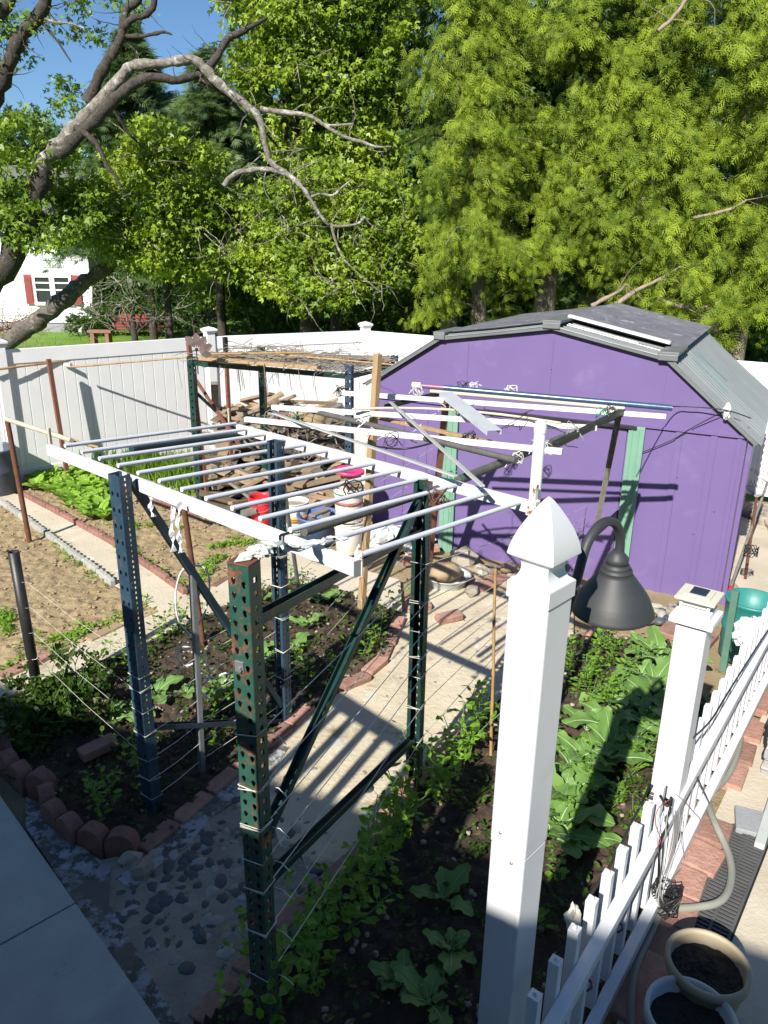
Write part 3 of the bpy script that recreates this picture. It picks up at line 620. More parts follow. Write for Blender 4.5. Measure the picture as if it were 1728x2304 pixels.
pole('underside_pipe', P(684, 1196, 1.83), P(985, 1100, 1.78), .022, m_darkpipe, 'dark weathered pipe tied under the near end of the ladder frame', 'pipe')
pole('underside_pipe', P(296, 1008, 1.82), P(560, 972, 1.74), .028, m_dblue, 'dark blue pipe tied under the far end of the ladder frame', 'pipe')
wpb = V(LC.x+.035, LC.y+.07, 0)
wpp = thing('pipe_post', wpb, 'white pipe post with a taped top at the corner of the ladder frame', 'post')
zt = zat(wpb, 952)
g = G(); g.tube([wpb, wpb+V(0, 0, zt-.05)], .029, 14); obj('pipe', g, m_white, wpp)
g = G(); g.lathe([(.031, zt-.05), (.033, zt-.02), (.026, zt+.005), (.012, zt+.018), (0, zt+.02)], 12, wpb); obj('tape_wrap', g, m_bag, wpp)
TG = 'trellis poles tied over the shed door'
def P3(x, y, z): return P(x, y, z)
rod('trellis_strip', P(770, 884, 1.93), P(1498, 937, 1.88), .030, .034, m_white, 'topmost full-length white strip of the trellis, nearest the shed', 'strip', TG)
rod('trellis_strip', P(612, 916, 1.86), P(1343, 963, 1.87), .030, .034, m_white, 'white trellis strip, second from the shed, ending beyond the pipe post', 'strip', TG)
rod('trellis_strip', P(552, 943, 1.84), P(1265, 1016, 1.88), .032, .034, m_white, 'white trellis strip nearest the ladder frame, lying over the dark pipes', 'strip', TG)
pole('trellis_stick', P(792, 921, 1.90), P(1262, 952, 1.91), .009, m_cream, 'thin curved cream stick among the white trellis strips', 'stick', TG, mid=P(1000, 908, 1.93))
pole('trellis_stick', P(968, 880, 1.95), P(1405, 919, 1.92), .014, m_cream, 'cream stick just below the blue pipe of the trellis', 'stick', TG)
bpz = 1.97; bpp = thing('trellis_pipe', P(930, 866, bpz), 'blue pipe with red band and white end cap tied on top of the trellis', 'pipe', TG)
a, b = P(928, 866, bpz), P(1513, 918, 1.93)
g = G(); g.tube([a+(b-a)*.13, b], .022, 12); obj('pipe', g, M('blue_pipe_paint', (.05, .09, .18), (.09, .14, .22), 18, .3, .05, 60, metal=.4, spots=((.3, .33, .36), 25, .68, .05)), bpp)
g = G(); g.tube([a+(b-a)*.03, a+(b-a)*.13], .0188, 12); obj('red_band', g, M('red_pipe_wrap', (.40, .07, .04), (.10, .12, .25), 12, .4), bpp)
g = G(); g.tube([a, a+(b-a)*.035], .024, 12); obj('end_cap', g, m_bag, bpp)
rod('wooden_strip', P(842, 938, 1.80), P(1173, 1010, 1.84), .045, .02, m_wood2, 'orange brown wooden strip lying slanted under the white trellis strips', 'strip', TG)
a, b = P(1003, 882, 1.99), P(1112, 968, 1.93); d = (b-a).normalized(); r = d.cross(V(0, 0, 1)).normalized(); u = r.cross(d)
g = G(); g.bar(a, b, .098, .004, u)
for s in (-1, 1): g.bar(a+r*s*.047-u*.0165, b+r*s*.047-u*.0165, .004, .028, u)
tag(obj('gutter_channel', g, M('pale_channel', (.52, .55, .58), (.45, .48, .52), 6, .35, .04, 30, spots=((.35, .34, .3), 12, .68, .1))), 'short wide pale grey channel laid across the trellis strips', 'channel', TG)
pole('trellis_pipe', P(664, 915, 1.84), P(1161, 1036, 1.87), .019, m_darkpipe, 'grey metal pipe running lengthwise under the white trellis strips', 'pipe', TG)
pole('trellis_pipe', P(1029, 1082, 1.80), P(1400, 930, 1.84), .026, m_darkpipe, 'thick dark crossbar pipe lashed to the white pipe post', 'pipe', TG)
rod('trellis_crossbar', P(1250, 1000, 1.865), P(1400, 925, 1.90), .045, .035, m_blackp, 'black square bar reaching from the pipe post to the shed prop', 'bar', TG)
rod('plastic_strip', P(879, 905, 1.94), P(1086, 1094, 1.90), .026, .010, m_clear, 'milky plastic strip leaning across the trellis towards the ladder', 'strip', TG)
rod('plastic_strip', P(615, 930, 1.88), P(1026, 1072, 1.88), .030, .010, m_clear, 'long milky plastic strip slanting beside the ladder frame', 'strip', TG)
pole('trellis_pipe', P(868, 915, 1.86), P(1010, 880, 1.90), .02, m_blackp, 'short black pipe crossing the trellis near the wooden stake', 'pipe', TG)
prb = P(1327, 1260); prp = thing('prop_pole', prb, 'slender prop pole of peeling black and white paint before the shed', 'pole')
ptop = P(1392, 935, 1.86)
g = G(); g.bar(prb, prb+(ptop-prb)*.72, .042, .034); obj('lower_length', g, M('peeling_white_pole', (.50, .48, .42), (.38, .36, .31), 12, .7, .2, 40, spots=((.10, .1, .1), 9, .66, .05), stretch=(1, 1, .4)), prp)
g = G(); g.bar(prb+(ptop-prb)*.72, ptop, .042, .034); obj('upper_length', g, M('peeling_black_pole', (.03, .03, .03), (.05, .05, .05), 10, .6, .1, 40, spots=((.5, .48, .42), 12, .60, .05), stretch=(1, 1, .5)), prp)
dpb = P(966, 1272); rod('door_prop', dpb, P(1003, 908, 1.78), .055, .04, m_brown, 'reddish brown board propped upright against the mint door frame', 'board')
# ------------------------------------------------------------------ wire shelf rack at the back, with vines
SZ = 1.80
r1_, r2_, r3_, r4_ = P(430, 806, SZ), P(588, 790, SZ), P(888, 812, SZ), P(786, 836, SZ)
wr = thing('wire_shelf_rack', V(r1_.x, r1_.y, 0), 'old shelf rack of perforated posts with a wire mesh top full of dry vines', 'rack')
dA = (r4_-r1_).normalized(); dB = V(-dA.y, dA.x, 0)
for q, mm, hh, w in ((r1_, m_green2, SZ+.02, .075), (r2_, m_green2, SZ+.05, .07), (r4_, m_blue, SZ+.06, .07), (r3_, m_blue, SZ+.06, .06)):
    column('column', V(q.x, q.y, 0), hh, -dB, mm, wr, w=w, d=.06, front=(1 if mm is not m_blue else 2, .075, SQ(.009, .012)), side=(1, .05, SQ(.008, .009)))
for a, b in ((r1_, r4_), (r2_, r3_), (r1_, r2_), (r4_, r3_)):
    g = G(); g.bar(a-V(0, 0, .05), b-V(0, 0, .05), .03, .05); obj('beam', g, m_green2, wr)
g = G(); nA, nB = 44, 22
for i in range(nA+1):
    a = r1_+(r4_-r1_)*(i/nA); b = r2_+(r3_-r2_)*(i/nA); g.tube([a, b], .003, 4, cap=False)
for j in range(nB+1):
    a = r1_+(r2_-r1_)*(j/nB); b = r4_+(r3_-r4_)*(j/nB); g.tube([a+V(0, 0, .006), b+V(0, 0, .006)], .003, 4, cap=False)
obj('wire_mesh', g, m_galv, wr)
g = G(); a = V(r1_.x, r1_.y, 1.45); g.bar(a, V(r2_.x, r2_.y, .5), .03, .03); obj('brace', g, m_green2, wr)
g = G()
for k in range(170):
    s, t = rnd(0, 1), rnd(0, 1); p = (r1_*(1-s)+r4_*s)*(1-t)+(r2_*(1-s)+r3_*s)*t+V(0, 0, rnd(.0, .05)); a = rnd(0, 6.3); pts = [p]
    for q in range(6): a += rnd(-.7, .7); p = p+V(math.cos(a)*.09, math.sin(a)*.09, rnd(-.035, .035)); pts.append(p)
    if k % 6 == 0: pts += [pts[-1]+V(.01, 0, -.12), pts[-1]+V(.03, .01, -rnd(.2, .4))]
    g.tube(pts, rnd(.002, .005), 4, cap=False)
tag(obj('dry_vines', g, m_twig), 'tangle of dry vines lying on the wire mesh shelf', 'vines')
for (xa, ya, xb, yb, w, mm, lb) in ((452, 806, 718, 827, .09, m_wood2, 'bright orange plank along the front of the wire shelf'), (470, 797, 880, 806, .12, m_greywood, 'long grey plank along the back of the wire shelf'), (455, 822, 640, 812, .10, m_greywood, 'dark grey plank under the front edge of the wire shelf')):
    zz = SZ+.03 if mm is m_wood2 else (SZ+.04 if yb < 808 else SZ-.07)
    rod('plank', P(xa, ya, zz), P(xb, yb, zz), w, .035, mm, lb, 'plank')
node_cane('bamboo_cane', P(470, 797, SZ+.09), P(702, 793, SZ+.10), .014, m_cane, 'pale bamboo cane resting on the wire shelf top', 'cane', 'bamboo canes tied to the posts')
node_cane('bamboo_cane', P(620, 797, SZ+.07), P(900, 822, SZ+.05), .012, m_cane, 'thin brown cane along the back of the wire shelf', 'cane', 'bamboo canes tied to the posts')
pa = P(468, 1128); rod('angle_post', pa, P(424, 770, zat(pa, 770)), .045, .045, m_brown, 'reddish brown angle post in front of the green shelf column', 'post')
pb = P(524, 1110); rod('angle_post', pb, P(507, 770, zat(pb, 770)), .04, .04, m_brown, 'slim brown post right of the metal flower, black at its top', 'post')
zt = zat(pb, 770); q = P(507, 770, zt); g = G(); g.bar(q-V(0, 0, .12), q+V(0, 0, .06), .047, .047); tag(obj('post_sleeve', g, m_black, bevel=.003), 'black sleeve at the head of the slim brown post', 'sleeve')
rod('brace_bar', P(441, 855, 1.40), P(540, 1003, .95), .035, .03, m_brown, 'brown diagonal bar from the angle post down to the right', 'bar')
q0 = P(484, 905, .6); rod('dark_board', V(q0.x, q0.y, .2), P(482, 862, 1.18), .10, .05, m_greywood, 'nearly black old board standing upright by the fence', 'board')
# pinwheel flower
fc = P(442, 786, 1.98); ft_ = thing('metal_flower', fc, 'brown metal pinwheel flower with white spots on the angle post', 'ornament')
vd = (EYE-fc).normalized(); ex = V(0, 0, 1).cross(vd).normalized(); ey = vd.cross(ex)
for k in range(5):
    a = math.radians(-25+k*38); dr_ = ex*math.cos(a)+ey*math.sin(a); pr = -ex*math.sin(a)+ey*math.cos(a); g = G()
    pts = [fc+dr_*(L*.165)+pr*(w*.165)+vd*(.012*math.sin(L*3)) for L, w in ((.12, 0), (.4, -.2), (.75, -.26), (1.0, .0), (.85, .16), (.5, .22))]
    g.prism(pts, vd*.004); pt = obj('petal', g, M('petal_brown', (.16, .11, .10), (.11, .08, .075), 8, .4) if k == 0 else bpy.data.materials['petal_brown'], ft_)
    g = G(); g.lathe([(.022, 0), (.022, .003), (0, .0035)], 10, fc+dr_*.10+vd*.0045, Matrix((ex, ey, vd)).transposed()); sp_ = obj('spot', g, m_bag, pt)
    if k == 2: pass
g = G(); g.rock(fc+vd*.01, (.018, .018, .018), rough=0); obj('hub', g, m_blackp, ft_)
g = G(); g.tube([fc, fc-V(0, 0, .25)], .006, 6); obj('stem', g, m_blackp, ft_)
# ================================================================== NEAR POST, LAMP, PICKET FENCE
WP = V(.462, 2.05, 0); e1 = V(.731, -.682, 0); e2 = V(-.682, -.731, 0)
RW = Matrix((e1, e2*-1, V(0, 0, 1))).transposed()
gp = thing('gate_post', WP, 'tall white vinyl post with pointed gothic cap, nearest thing to the viewer', 'post')
zt, zb = zat(WP, 1117), zat(WP, 1340); hw = .0675
def sqlathe(g, prof, c):
    fine = []
    for (w0, z0), (w1, z1) in zip(prof, prof[1:]): fine += [(w0, z0)]
    fine.append(prof[-1])
    cr = ((1, 1), (-1, 1), (-1, -1), (1, -1))
    for k in range(4):
        (a0, b0), (a1, b1) = cr[k], cr[(k+1) % 4]; vs = []
        for w, z in fine: vs += [c+e1*(a0*w)-e2*(b0*w)+V(0, 0, z), c+e1*(a1*w)-e2*(b1*w)+V(0, 0, z)]
        g.add(vs, [(2*i, 2*i+1, 2*i+3, 2*i+2) for i in range(len(fine)-1)], 0, True)
g = G(); g.box(WP+V(0, 0, (1.15+zb)/2), (2*hw, 2*hw, zb-1.15), RW); obj('upper_sleeve', g, m_vinyl2, gp, .006)
g = G(); g.box(WP+V(0, 0, .575), (2*hw-.004, 2*hw-.004, 1.149), RW); obj('lower_sleeve', g, m_vinyl2, gp, .006)
k = (zt-zb)/.285
prof = [(.0715, 0), (.0715, .0455), (.0715, .046), (.070, .0485), (.068, .050), (.054, .060), (.047, .074), (.0445, .088), (.046, .100), (.051, .110), (.0745, .124), (.0745, .1241), (.0765, .1275), (.0765, .1276), (.073, .146), (.066, .170), (.056, .196), (.043, .222), (.028, .248), (.011, .274), (.001, .285)]
g = G(); sqlathe(g, [(w, zb+z*k) for w, z in prof], WP); obj('gothic_cap', g, m_vinyl2, gp)
g = G()
for zz, s in ((zat(WP, 1910), .02), (zat(WP, 1860), -.03)): g.lathe([(.006, 0), (.005, .003), (0, .004)], 8, WP+e2*(hw)+e1*s+V(0, 0, zz), Matrix((e1, V(0, 0, 1), e2)).transposed()); obj('screw_plug', g, m_galv, gp); g = G()
# lamp, held on the far side of the post
lp_ = V(.788, 2.385, 0); zr, zf = zat(lp_, 1374), zat(lp_, 1238)
lm = thing('wall_lamp', lp_, 'charcoal gooseneck barn lamp mounted behind the tall white post', 'lamp')
H = zf-zr; q = .132/.109
shp = [(.107, 0), (.110, .012), (.107, .06), (.101, .14), (.0935, .25), (.092, .262), (.085, .33), (.074, .42), (.0722, .434), (.060, .53), (.047, .63), (.040, .685), (.042, .70), (.041, .73), (.034, .76), (.0355, .775), (.034, .80), (.024, .825), (.029, .85), (.0295, .90), (.027, .94), (.018, 1.0), (.014, 1.03), (0, 1.04)]
ld = (lp_-WP).normalized(); lside = V(-ld.y, ld.x, 0)
tilt = Matrix.Rotation(math.radians(-3), 3, lside)
g = G(); g.lathe([(r_*q*1.04, z*H*.97) for r_, z in shp], 48, lp_+V(0, 0, zr), tilt); obj('lamp_shade', g, m_lamp, lm, solid=.002)
mount = WP+ld*.078; LL = lp_-mount
pts = [mount+LL*s_+V(0, 0, zat(mount+LL*s_, y)) for s_, y in ((0, 1420), (.16, 1400), (.30, 1318), (.40, 1235), (.52, 1195), (.66, 1176), (.80, 1174), (.92, 1188), (.985, 1215), (1.0, 1250))]
c_ = []
for i in range(len(pts)-1):
    p0, p1, p2, p3 = pts[max(i-1, 0)], pts[i], pts[i+1], pts[min(i+2, len(pts)-1)]
    for k in range(5): t = k/5; c_.append(.5*((2*p1)+(p2-p0)*t+(2*p0-5*p1+4*p2-p3)*t*t+(3*p1-p0-3*p2+p3)*t**3))
g = G(); g.tube(c_+[pts[-1]], .0155, 14); obj('arm', g, m_lamp, lm)
g = G(); g.lathe([(.05, 0), (.05, .012), (.04, .02), (0, .022)], 24, mount+V(0, 0, pts[0].z)-ld*.008, Matrix((lside, V(0, 0, 1), ld)).transposed()); obj('mount_plate', g, m_lamp, lm)
g = G(); g.rock(lp_+V(0, 0, zr+.06), (.03, .03, .045), rough=0); obj('bulb', g, m_glass, lm)
# picket fence
pf = thing('picket_fence', FD0, 'low white picket fence running away along the vegetable bed', 'fence')
RF = Matrix((FDIR, FN*-1, V(0, 0, 1))).transposed()
t0 = -1.32-.075; PTZ = .80
for k in range(34):
    t = t0+.1557*k+ .0; p = FD0+FDIR*(t+.03)
    if abs(t+.03-.10) < .07: continue
    g = G(); lean = FN*rnd(-.006, .006); w2 = .019
    g.box(p+V(0, 0, .08+(PTZ-.06)/2-.0), (2*w2, 2*w2, PTZ-.07-.055), RF)
    vs = [p+FDIR*(a*w2)+FN*(b*w2)+V(0, 0, PTZ-.0525+.0015) for a, b in ((-1, -1), (1, -1), (1, 1), (-1, 1))]+[p+FDIR*(a*.004)+FN*(b*.004)+V(0, 0, PTZ) for a, b in ((-1, -1), (1, -1), (1, 1), (-1, 1))]
    g.add(vs, [(0, 1, 5, 4), (1, 2, 6, 5), (2, 3, 7, 6), (3, 0, 4, 7), (4, 5, 6, 7)])
    obj('picket', g, m_vinyl2, pf, .002)
for z, h in ((.115, .055), (.615, .05)):
    g = G(); a, b = FD0+FDIR*-1.6, FD0+FDIR*3.9; off = FN*.036
    g.bar(a+off*1.22+V(0, 0, z), b+off*1.22+V(0, 0, z), .048, h); obj('rail', g, m_vinyl2, pf, .003)
SP = FD0+FDIR*.10-FN*.015; spz = zat(SP, 1392)
so_ = thing('fence_post', SP, 'white square fence post with a solar lamp cap, among the pickets', 'post')
g = G(); g.box(SP+V(0, 0, spz/2), (.128, .128, spz), RF); obj('sleeve', g, m_vinyl2, so_, .006)
g = G(); g.box(SP+V(0, 0, spz+.012), (.18, .18, .03), RF); g.box(SP+V(0, 0, spz+.042), (.135, .135, .03), RF); ca = obj('cap_base', g, m_vinyl, so_, .004)
g = G(); g.box(SP+V(0, 0, spz+.080), (.10, .10, .046), RF); obj('lamp_window', g, m_glass, so_)
g = G()
for a in (-1, 1):
    for b in (-1, 1): g.box(SP+V(0, 0, spz+.080)+FDIR*a*.056+FN*b*.056, (.010, .010, .046), RF)
    g.box(SP+V(0, 0, spz+.080)+FDIR*a*.058, (.006, .102, .005), RF); g.box(SP+V(0, 0, spz+.080)+FN*a*.058, (.102, .006, .005), RF)
obj('lamp_cage', g, m_vinyl, so_)
g = G(); g.box(SP+V(0, 0, spz+.110), (.165, .165, .014), RF); g.box(SP+V(0, 0, spz+.122), (.11, .11, .010), RF); lid = obj('lamp_lid', g, m_solarcap, so_, .004)
g = G(); g.box(SP+V(0, 0, spz+.1285), (.075, .066, .004), RF); obj('solar_panel', g, m_solar, lid)
# ================================================================== TREES
def norm(a): return a/np.maximum(np.linalg.norm(a, axis=1, keepdims=True), 1e-9)
def kite(ang, L, w, x0=0.0, y0=0.0, fold=.06):
    c, s = math.cos(ang), math.sin(ang); pts = [(0, 0, 0), (w, L*.45, fold*L), (0, L, 0), (-w, L*.45, fold*L)]
    return [(x0+x*c+y*s, y0-x*s+y*c, z) for x, y, z in pts]
SHAPES = {
 'maple': [kite(0, 1, .2), kite(.95, .8, .17), kite(-.95, .8, .17)],
 'leaf': [kite(0, 1, .27)],
 'oval': [[(0, 0, 0), (.25, .35, .06), (0, 1, 0), (-.25, .35, .06)], [(.25, .35, .06), (.2, .75, .05), (0, 1, 0), (0, .5, 0)], [(-.25, .35, .06), (-.2, .75, .05), (0, 1, 0), (0, .5, 0)]],
 'blade': [[(-.03, 0, 0), (.03, 0, 0), (.02, .6, .05), (0, 1, .2)]],
 'needle': [kite(a, 1, .045, fold=.0) for a in (-.9, -.55, -.25, 0, .25, .55, .9)],
}
_c = [kite(0, 1.0, .030, fold=.04)]
for i, y in enumerate((.08, .32, .56)):
    for s in (-1, 1): _c.append(kite(s*(.74+.10*i), (.62, .46, .30)[i]*(1 if s > 0 else .80), .034, 0, y+.06*s, .12*s))
SHAPES['cedar'] = _c
def foliage(name, pos, axis, nrm, size, shape, mat, parent=None, kind=None, base=None):
    """many small leaves in one mesh: pos/axis/nrm are arrays, size a vector"""
    sh = np.array([[p for p in q] for q in SHAPES[shape]], dtype=np.float64); nq = sh.shape[0]; n = len(pos)
    a = norm(axis); b = norm(np.cross(nrm, a)); w = np.cross(a, b); fl = sh.reshape(-1, 3)
    v = pos[:, None, :]+size[:, None, None]*(b[:, None, :]*fl[None, :, 0:1]+a[:, None, :]*fl[None, :, 1:2]+w[:, None, :]*fl[None, :, 2:3])
    v = v.reshape(-1, 3); base = np.array(WL[parent.name] if parent is not None else (base if base is not None else (0, 0, 0)), dtype=float); v = v-base
    me = bpy.data.meshes.new(name); nv = len(v); nf = n*nq
    me.vertices.add(nv); me.vertices.foreach_set('co', v.astype(np.float32).ravel())
    me.loops.add(nv); me.loops.foreach_set('vertex_index', np.arange(nv, dtype=np.int32))
    me.polygons.add(nf); me.polygons.foreach_set('loop_start', np.arange(nf, dtype=np.int32)*4)
    try: me.polygons.foreach_set('loop_total', np.full(nf, 4, dtype=np.int32))
    except Exception: pass
    at = me.attributes.new('rnd', 'FLOAT', 'FACE'); at.data.foreach_set('value', np.repeat(RNG.random(n), nq).astype(np.float32))
    me.materials.append(mat); me.update(calc_edges=True); me.validate()
    o = bpy.data.objects.new(name, me); link(o, parent, Vector(base)); 
    if parent is not None: o.location = (0, 0, 0)
    return o
def rdir(n): return norm(RNG.normal(0, 1, (n, 3)))
def clumps(blobs, per_m3=None, leaf=.11, sub=.34, hollow=.35):
    """leaf positions in a crown made of ellipsoid blobs (centre, radii, number): leaves gather in small twig clumps, denser outside"""
    out = []; ctr = []
    for c, r, n in blobs:
        m_ = max(4, n//36); d = rdir(m_); rad = RNG.random(m_)**(1/3)*(1-hollow)+hollow; rad = np.minimum(rad, 1.0)
        cl = np.array(c)+d*rad[:, None]*np.array(r)
        idx = RNG.integers(0, m_, n); q = cl[idx]+RNG.normal(0, 1, (n, 3))*sub*np.array([.55, .55, .30])
        out.append(q); ctr.append(np.repeat(np.array(c)[None], n, 0))
    return np.concatenate(out), np.concatenate(ctr)
def crown(name, blobs, leaf, shape, mat, parent, sub=.34, droop=.5):
    if shape == 'maple' and leaf < .15: leaf *= .68; sub = sub*.62; blobs = [(c, r, int(n*1.75)) for c, r, n in blobs]
    p, c = clumps(blobs, sub=sub); n = len(p)
    o = norm(p-c); ax = norm(o*.5+rdir(n)*.9+np.array([0, 0, -droop])); nr = norm(rdir(n)*1.0+np.array([-.25, -.45, .70]))
    return foliage(name, p, ax, nr, leaf*RNG.uniform(.5, 1.4, n), shape, mat, parent)
def limb(g, pts, rs, n=9, wob=.45):
    """a branch through the given points, smoothed and knobbly"""
    pts = [Vector(p) for p in pts]; P2 = []; R2 = []
    for i in range(len(pts)-1):
        p0, p1, p2, p3 = pts[max(i-1, 0)], pts[i], pts[i+1], pts[min(i+2, len(pts)-1)]
        for k in range(4):
            t = k/4; q = .5*((2*p1)+(p2-p0)*t+(2*p0-5*p1+4*p2-p3)*t*t+(3*p1-p0-3*p2+p3)*t**3); r = rs[i]+(rs[i+1]-rs[i])*t
            P2.append(q+Vector((rnd(-1, 1), rnd(-1, 1), rnd(-1, 1)))*r*wob*.4); R2.append(r*rnd(1-wob*.4, 1+wob*.4))
    P2.append(pts[-1]); R2.append(rs[-1]); g.tube(P2, R2, n)
def twigs(g, starts, n, L=.6, r=.010, down=.1):
    for _ in range(n):
        p = Vector(random.choice(starts)); d = Vector((rnd(-1, 1), rnd(-.6, .6), rnd(-.7+down*-1, .7))).normalized(); pts = [p]; 
        for k in range(5): d = (d+Vector((rnd(-.5, .5), rnd(-.5, .5), rnd(-.4, .4)))).normalized(); p = p+d*L/5*rnd(.7, 1.3); pts.append(p)
        g.tube(pts, [r*(1-.16*k) for k in range(6)], 5, cap=False)
def blob(px, py, Y, r, n, rz=None, ry=None): c = PY(px, py, Y); return ((c.x, c.y, c.z), (r, ry or r*.8, rz or r*.75), n)
# big leaning oak at the left: branches are built at their own distance
OY = 13.2
def ox(*q): return [PY(x, y, OY+(dy[0] if dy else 0)) for x, y, *dy in q]
oak = thing('oak_tree', PY(-90, 760, OY), 'big old tree with pale crooked limbs arching across the upper left', 'tree')
oak.location.z = 0; WL[oak.name] = oak.location.copy()
k_ = OY/F
def oakpart(name, q, rpx, mat=None, n=9, tw=0):
    g = G(); pts = ox(*q); rs = [r*k_*.70 for r in rpx]; limb(g, pts, rs, n)
    if tw: twigs(g, pts[len(pts)//3:], tw)
    return obj(name, g, mat or m_bark, oak)
b_ = PY(-90, 760, OY)
g = G(); limb(g, [(b_.x-.3, OY, -.1), (b_.x-.1, OY, 1.0)]+ox((-60, 690), (10, 610), (60, 500), (95, 380)), [r*k_ for r in (38, 34, 30, 27, 23, 19)], 12); obj('trunk', g, m_barkd, oak)
oakpart('limb', [(85, 400), (95, 368), (140, 320), (190, 265), (230, 225), (270, 178), (292, 153), (330, 146), (400, 138), (440, 136), (470, 165), (510, 203), (560, 242), (585, 272), (600, 340), (612, 368), (650, 395), (680, 422), (705, 460), (722, 485), (745, 508), (800, 505), (822, 488)], [27, 25, 22, 19, 18, 16, 15, 14, 13, 13, 13, 12, 11, 10, 9, 8, 8, 7, 5, 5, 4, 4, 3], tw=26)
oakpart('limb', [(130, 350, -.3), (175, 310, -.3), (215, 268, -.3), (260, 222, -.25), (300, 190, -.2), (340, 174, -.2), (400, 180, -.1), (450, 165, .1), (490, 125, .3), (510, 90, .5), (548, 70, .6), (600, 40, .8)], [20, 18, 17, 15, 14, 13, 11, 11, 11, 11, 8, 5], m_barkd, tw=10)
oakpart('limb', [(200, 230, .2), (225, 172, .2), (250, 125, .2), (272, 88, .2), (278, 55, .2), (285, 22, .2), (310, 2, .2), (325, -40, .2)], [18, 16, 14, 13, 12, 11, 10, 9], m_barkd, tw=5)
oakpart('limb', [(275, 62, .2), (300, 42, .1), (330, 32, .1), (346, 10, .1), (352, -40, .1)], [12, 10, 9, 8, 7], m_barkd)
oakpart('limb', [(280, 82, .2), (315, 82, .2), (350, 75, .2), (370, 72, .2), (388, 78, .2)], [7, 6, 5, 4, 2], m_barkd)
oakpart('limb', [(-60, 330, .5), (-20, 230, .5), (10, 165, .5), (40, 95, .5), (75, 45, .5), (100, 10, .5), (118, -50, .5)], [28, 26, 24, 21, 19, 17, 15], m_barkd, tw=16)
oakpart('limb', [(-40, 60, .4), (-5, 35, .4), (20, 5, .4), (35, -40, .4)], [20, 18, 16, 14], m_barkd)
oakpart('limb', [(585, 245), (650, 254), (700, 262), (735, 282), (795, 279)], [8, 7, 6, 5, 3], tw=6)
oakpart('limb', [(700, 262), (770, 306), (810, 318), (845, 330), (880, 330)], [5, 5, 5, 4, 2])
oakpart('limb', [(503, 418), (520, 398), (545, 386), (600, 380), (628, 388), (655, 396)], [8, 9, 8, 7, 6, 5], tw=5)
oakpart('limb', [(170, 286, -.3), (200, 305, -.4), (222, 332, -.4), (240, 372, -.4), (258, 395, -.4), (272, 420, -.4)], [9, 8, 7, 6, 5, 3], m_barkd)
oakpart('limb', [(450, 180), (500, 208, .2), (545, 255, .3), (590, 290, .3), (640, 350, .3)], [7, 6, 5, 4, 2], m_barkd)
oakpart('limb', [(700, 443, .2), (722, 436, .2), (748, 440, .2), (770, 422, .2), (792, 404, .2)], [4, 4, 4, 4, 2])
oakpart('limb', [(745, 505), (756, 545), (772, 580), (800, 610), (860, 660)], [4, 4, 3, 2, 1.5])
oakpart('limb', [(100, 42, .5), (130, 52, .5), (155, 52, .5), (195, 66, .5)], [5, 4, 3, 1.5])
oakpart('limb', [(90, 45, .5), (118, 78, .5), (140, 108, .5), (160, 140, .5)], [4, 3.5, 3, 2], m_barkd)
oakpart('limb', [(250, 240, .4), (270, 270, .5), (290, 300, .6), (330, 340, .7)], [6, 5, 4, 2], m_barkd)
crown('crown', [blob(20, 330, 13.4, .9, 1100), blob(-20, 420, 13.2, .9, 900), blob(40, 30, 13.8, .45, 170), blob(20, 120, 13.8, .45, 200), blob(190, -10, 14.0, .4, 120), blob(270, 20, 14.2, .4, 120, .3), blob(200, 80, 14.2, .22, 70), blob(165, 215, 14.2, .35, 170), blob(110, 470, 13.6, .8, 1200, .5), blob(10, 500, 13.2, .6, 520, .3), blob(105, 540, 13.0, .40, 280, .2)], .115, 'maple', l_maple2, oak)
# leaning log trunk in front of the white house
ll = thing('leaning_trunk', PY(-20, 800, 14.5), 'thick grey trunk leaning low across the white house, with a sawn stub', 'tree trunk')
ll.location.z = 0; WL[ll.name] = ll.location.copy(); k2 = 14.5/F
g = G(); limb(g, [PY(-80, 830, 14.5), PY(-10, 785, 14.5), PY(50, 745, 14.5), PY(95, 712, 14.5), PY(130, 685, 14.5), PY(170, 650, 14.6), PY(215, 618, 14.7), PY(255, 590, 14.8), PY(300, 545, 15), PY(330, 500, 15.2)], [r*k2 for r in (24, 22, 20, 18, 17, 16, 15, 14, 10, 7)], 11); obj('trunk', g, M('mottled_bark', (.17, .15, .125), (.06, .05, .04), 16, .95, 1.0, 26, spots=((.30, .285, .25), 6, .58, .08)), ll)
g = G(); g.box(PY(102, 710, 14.25), (.22, .2, .07), Matrix.Rotation(.2, 3, 'Y')); obj('sawn_stub', g, m_greywood, ll)
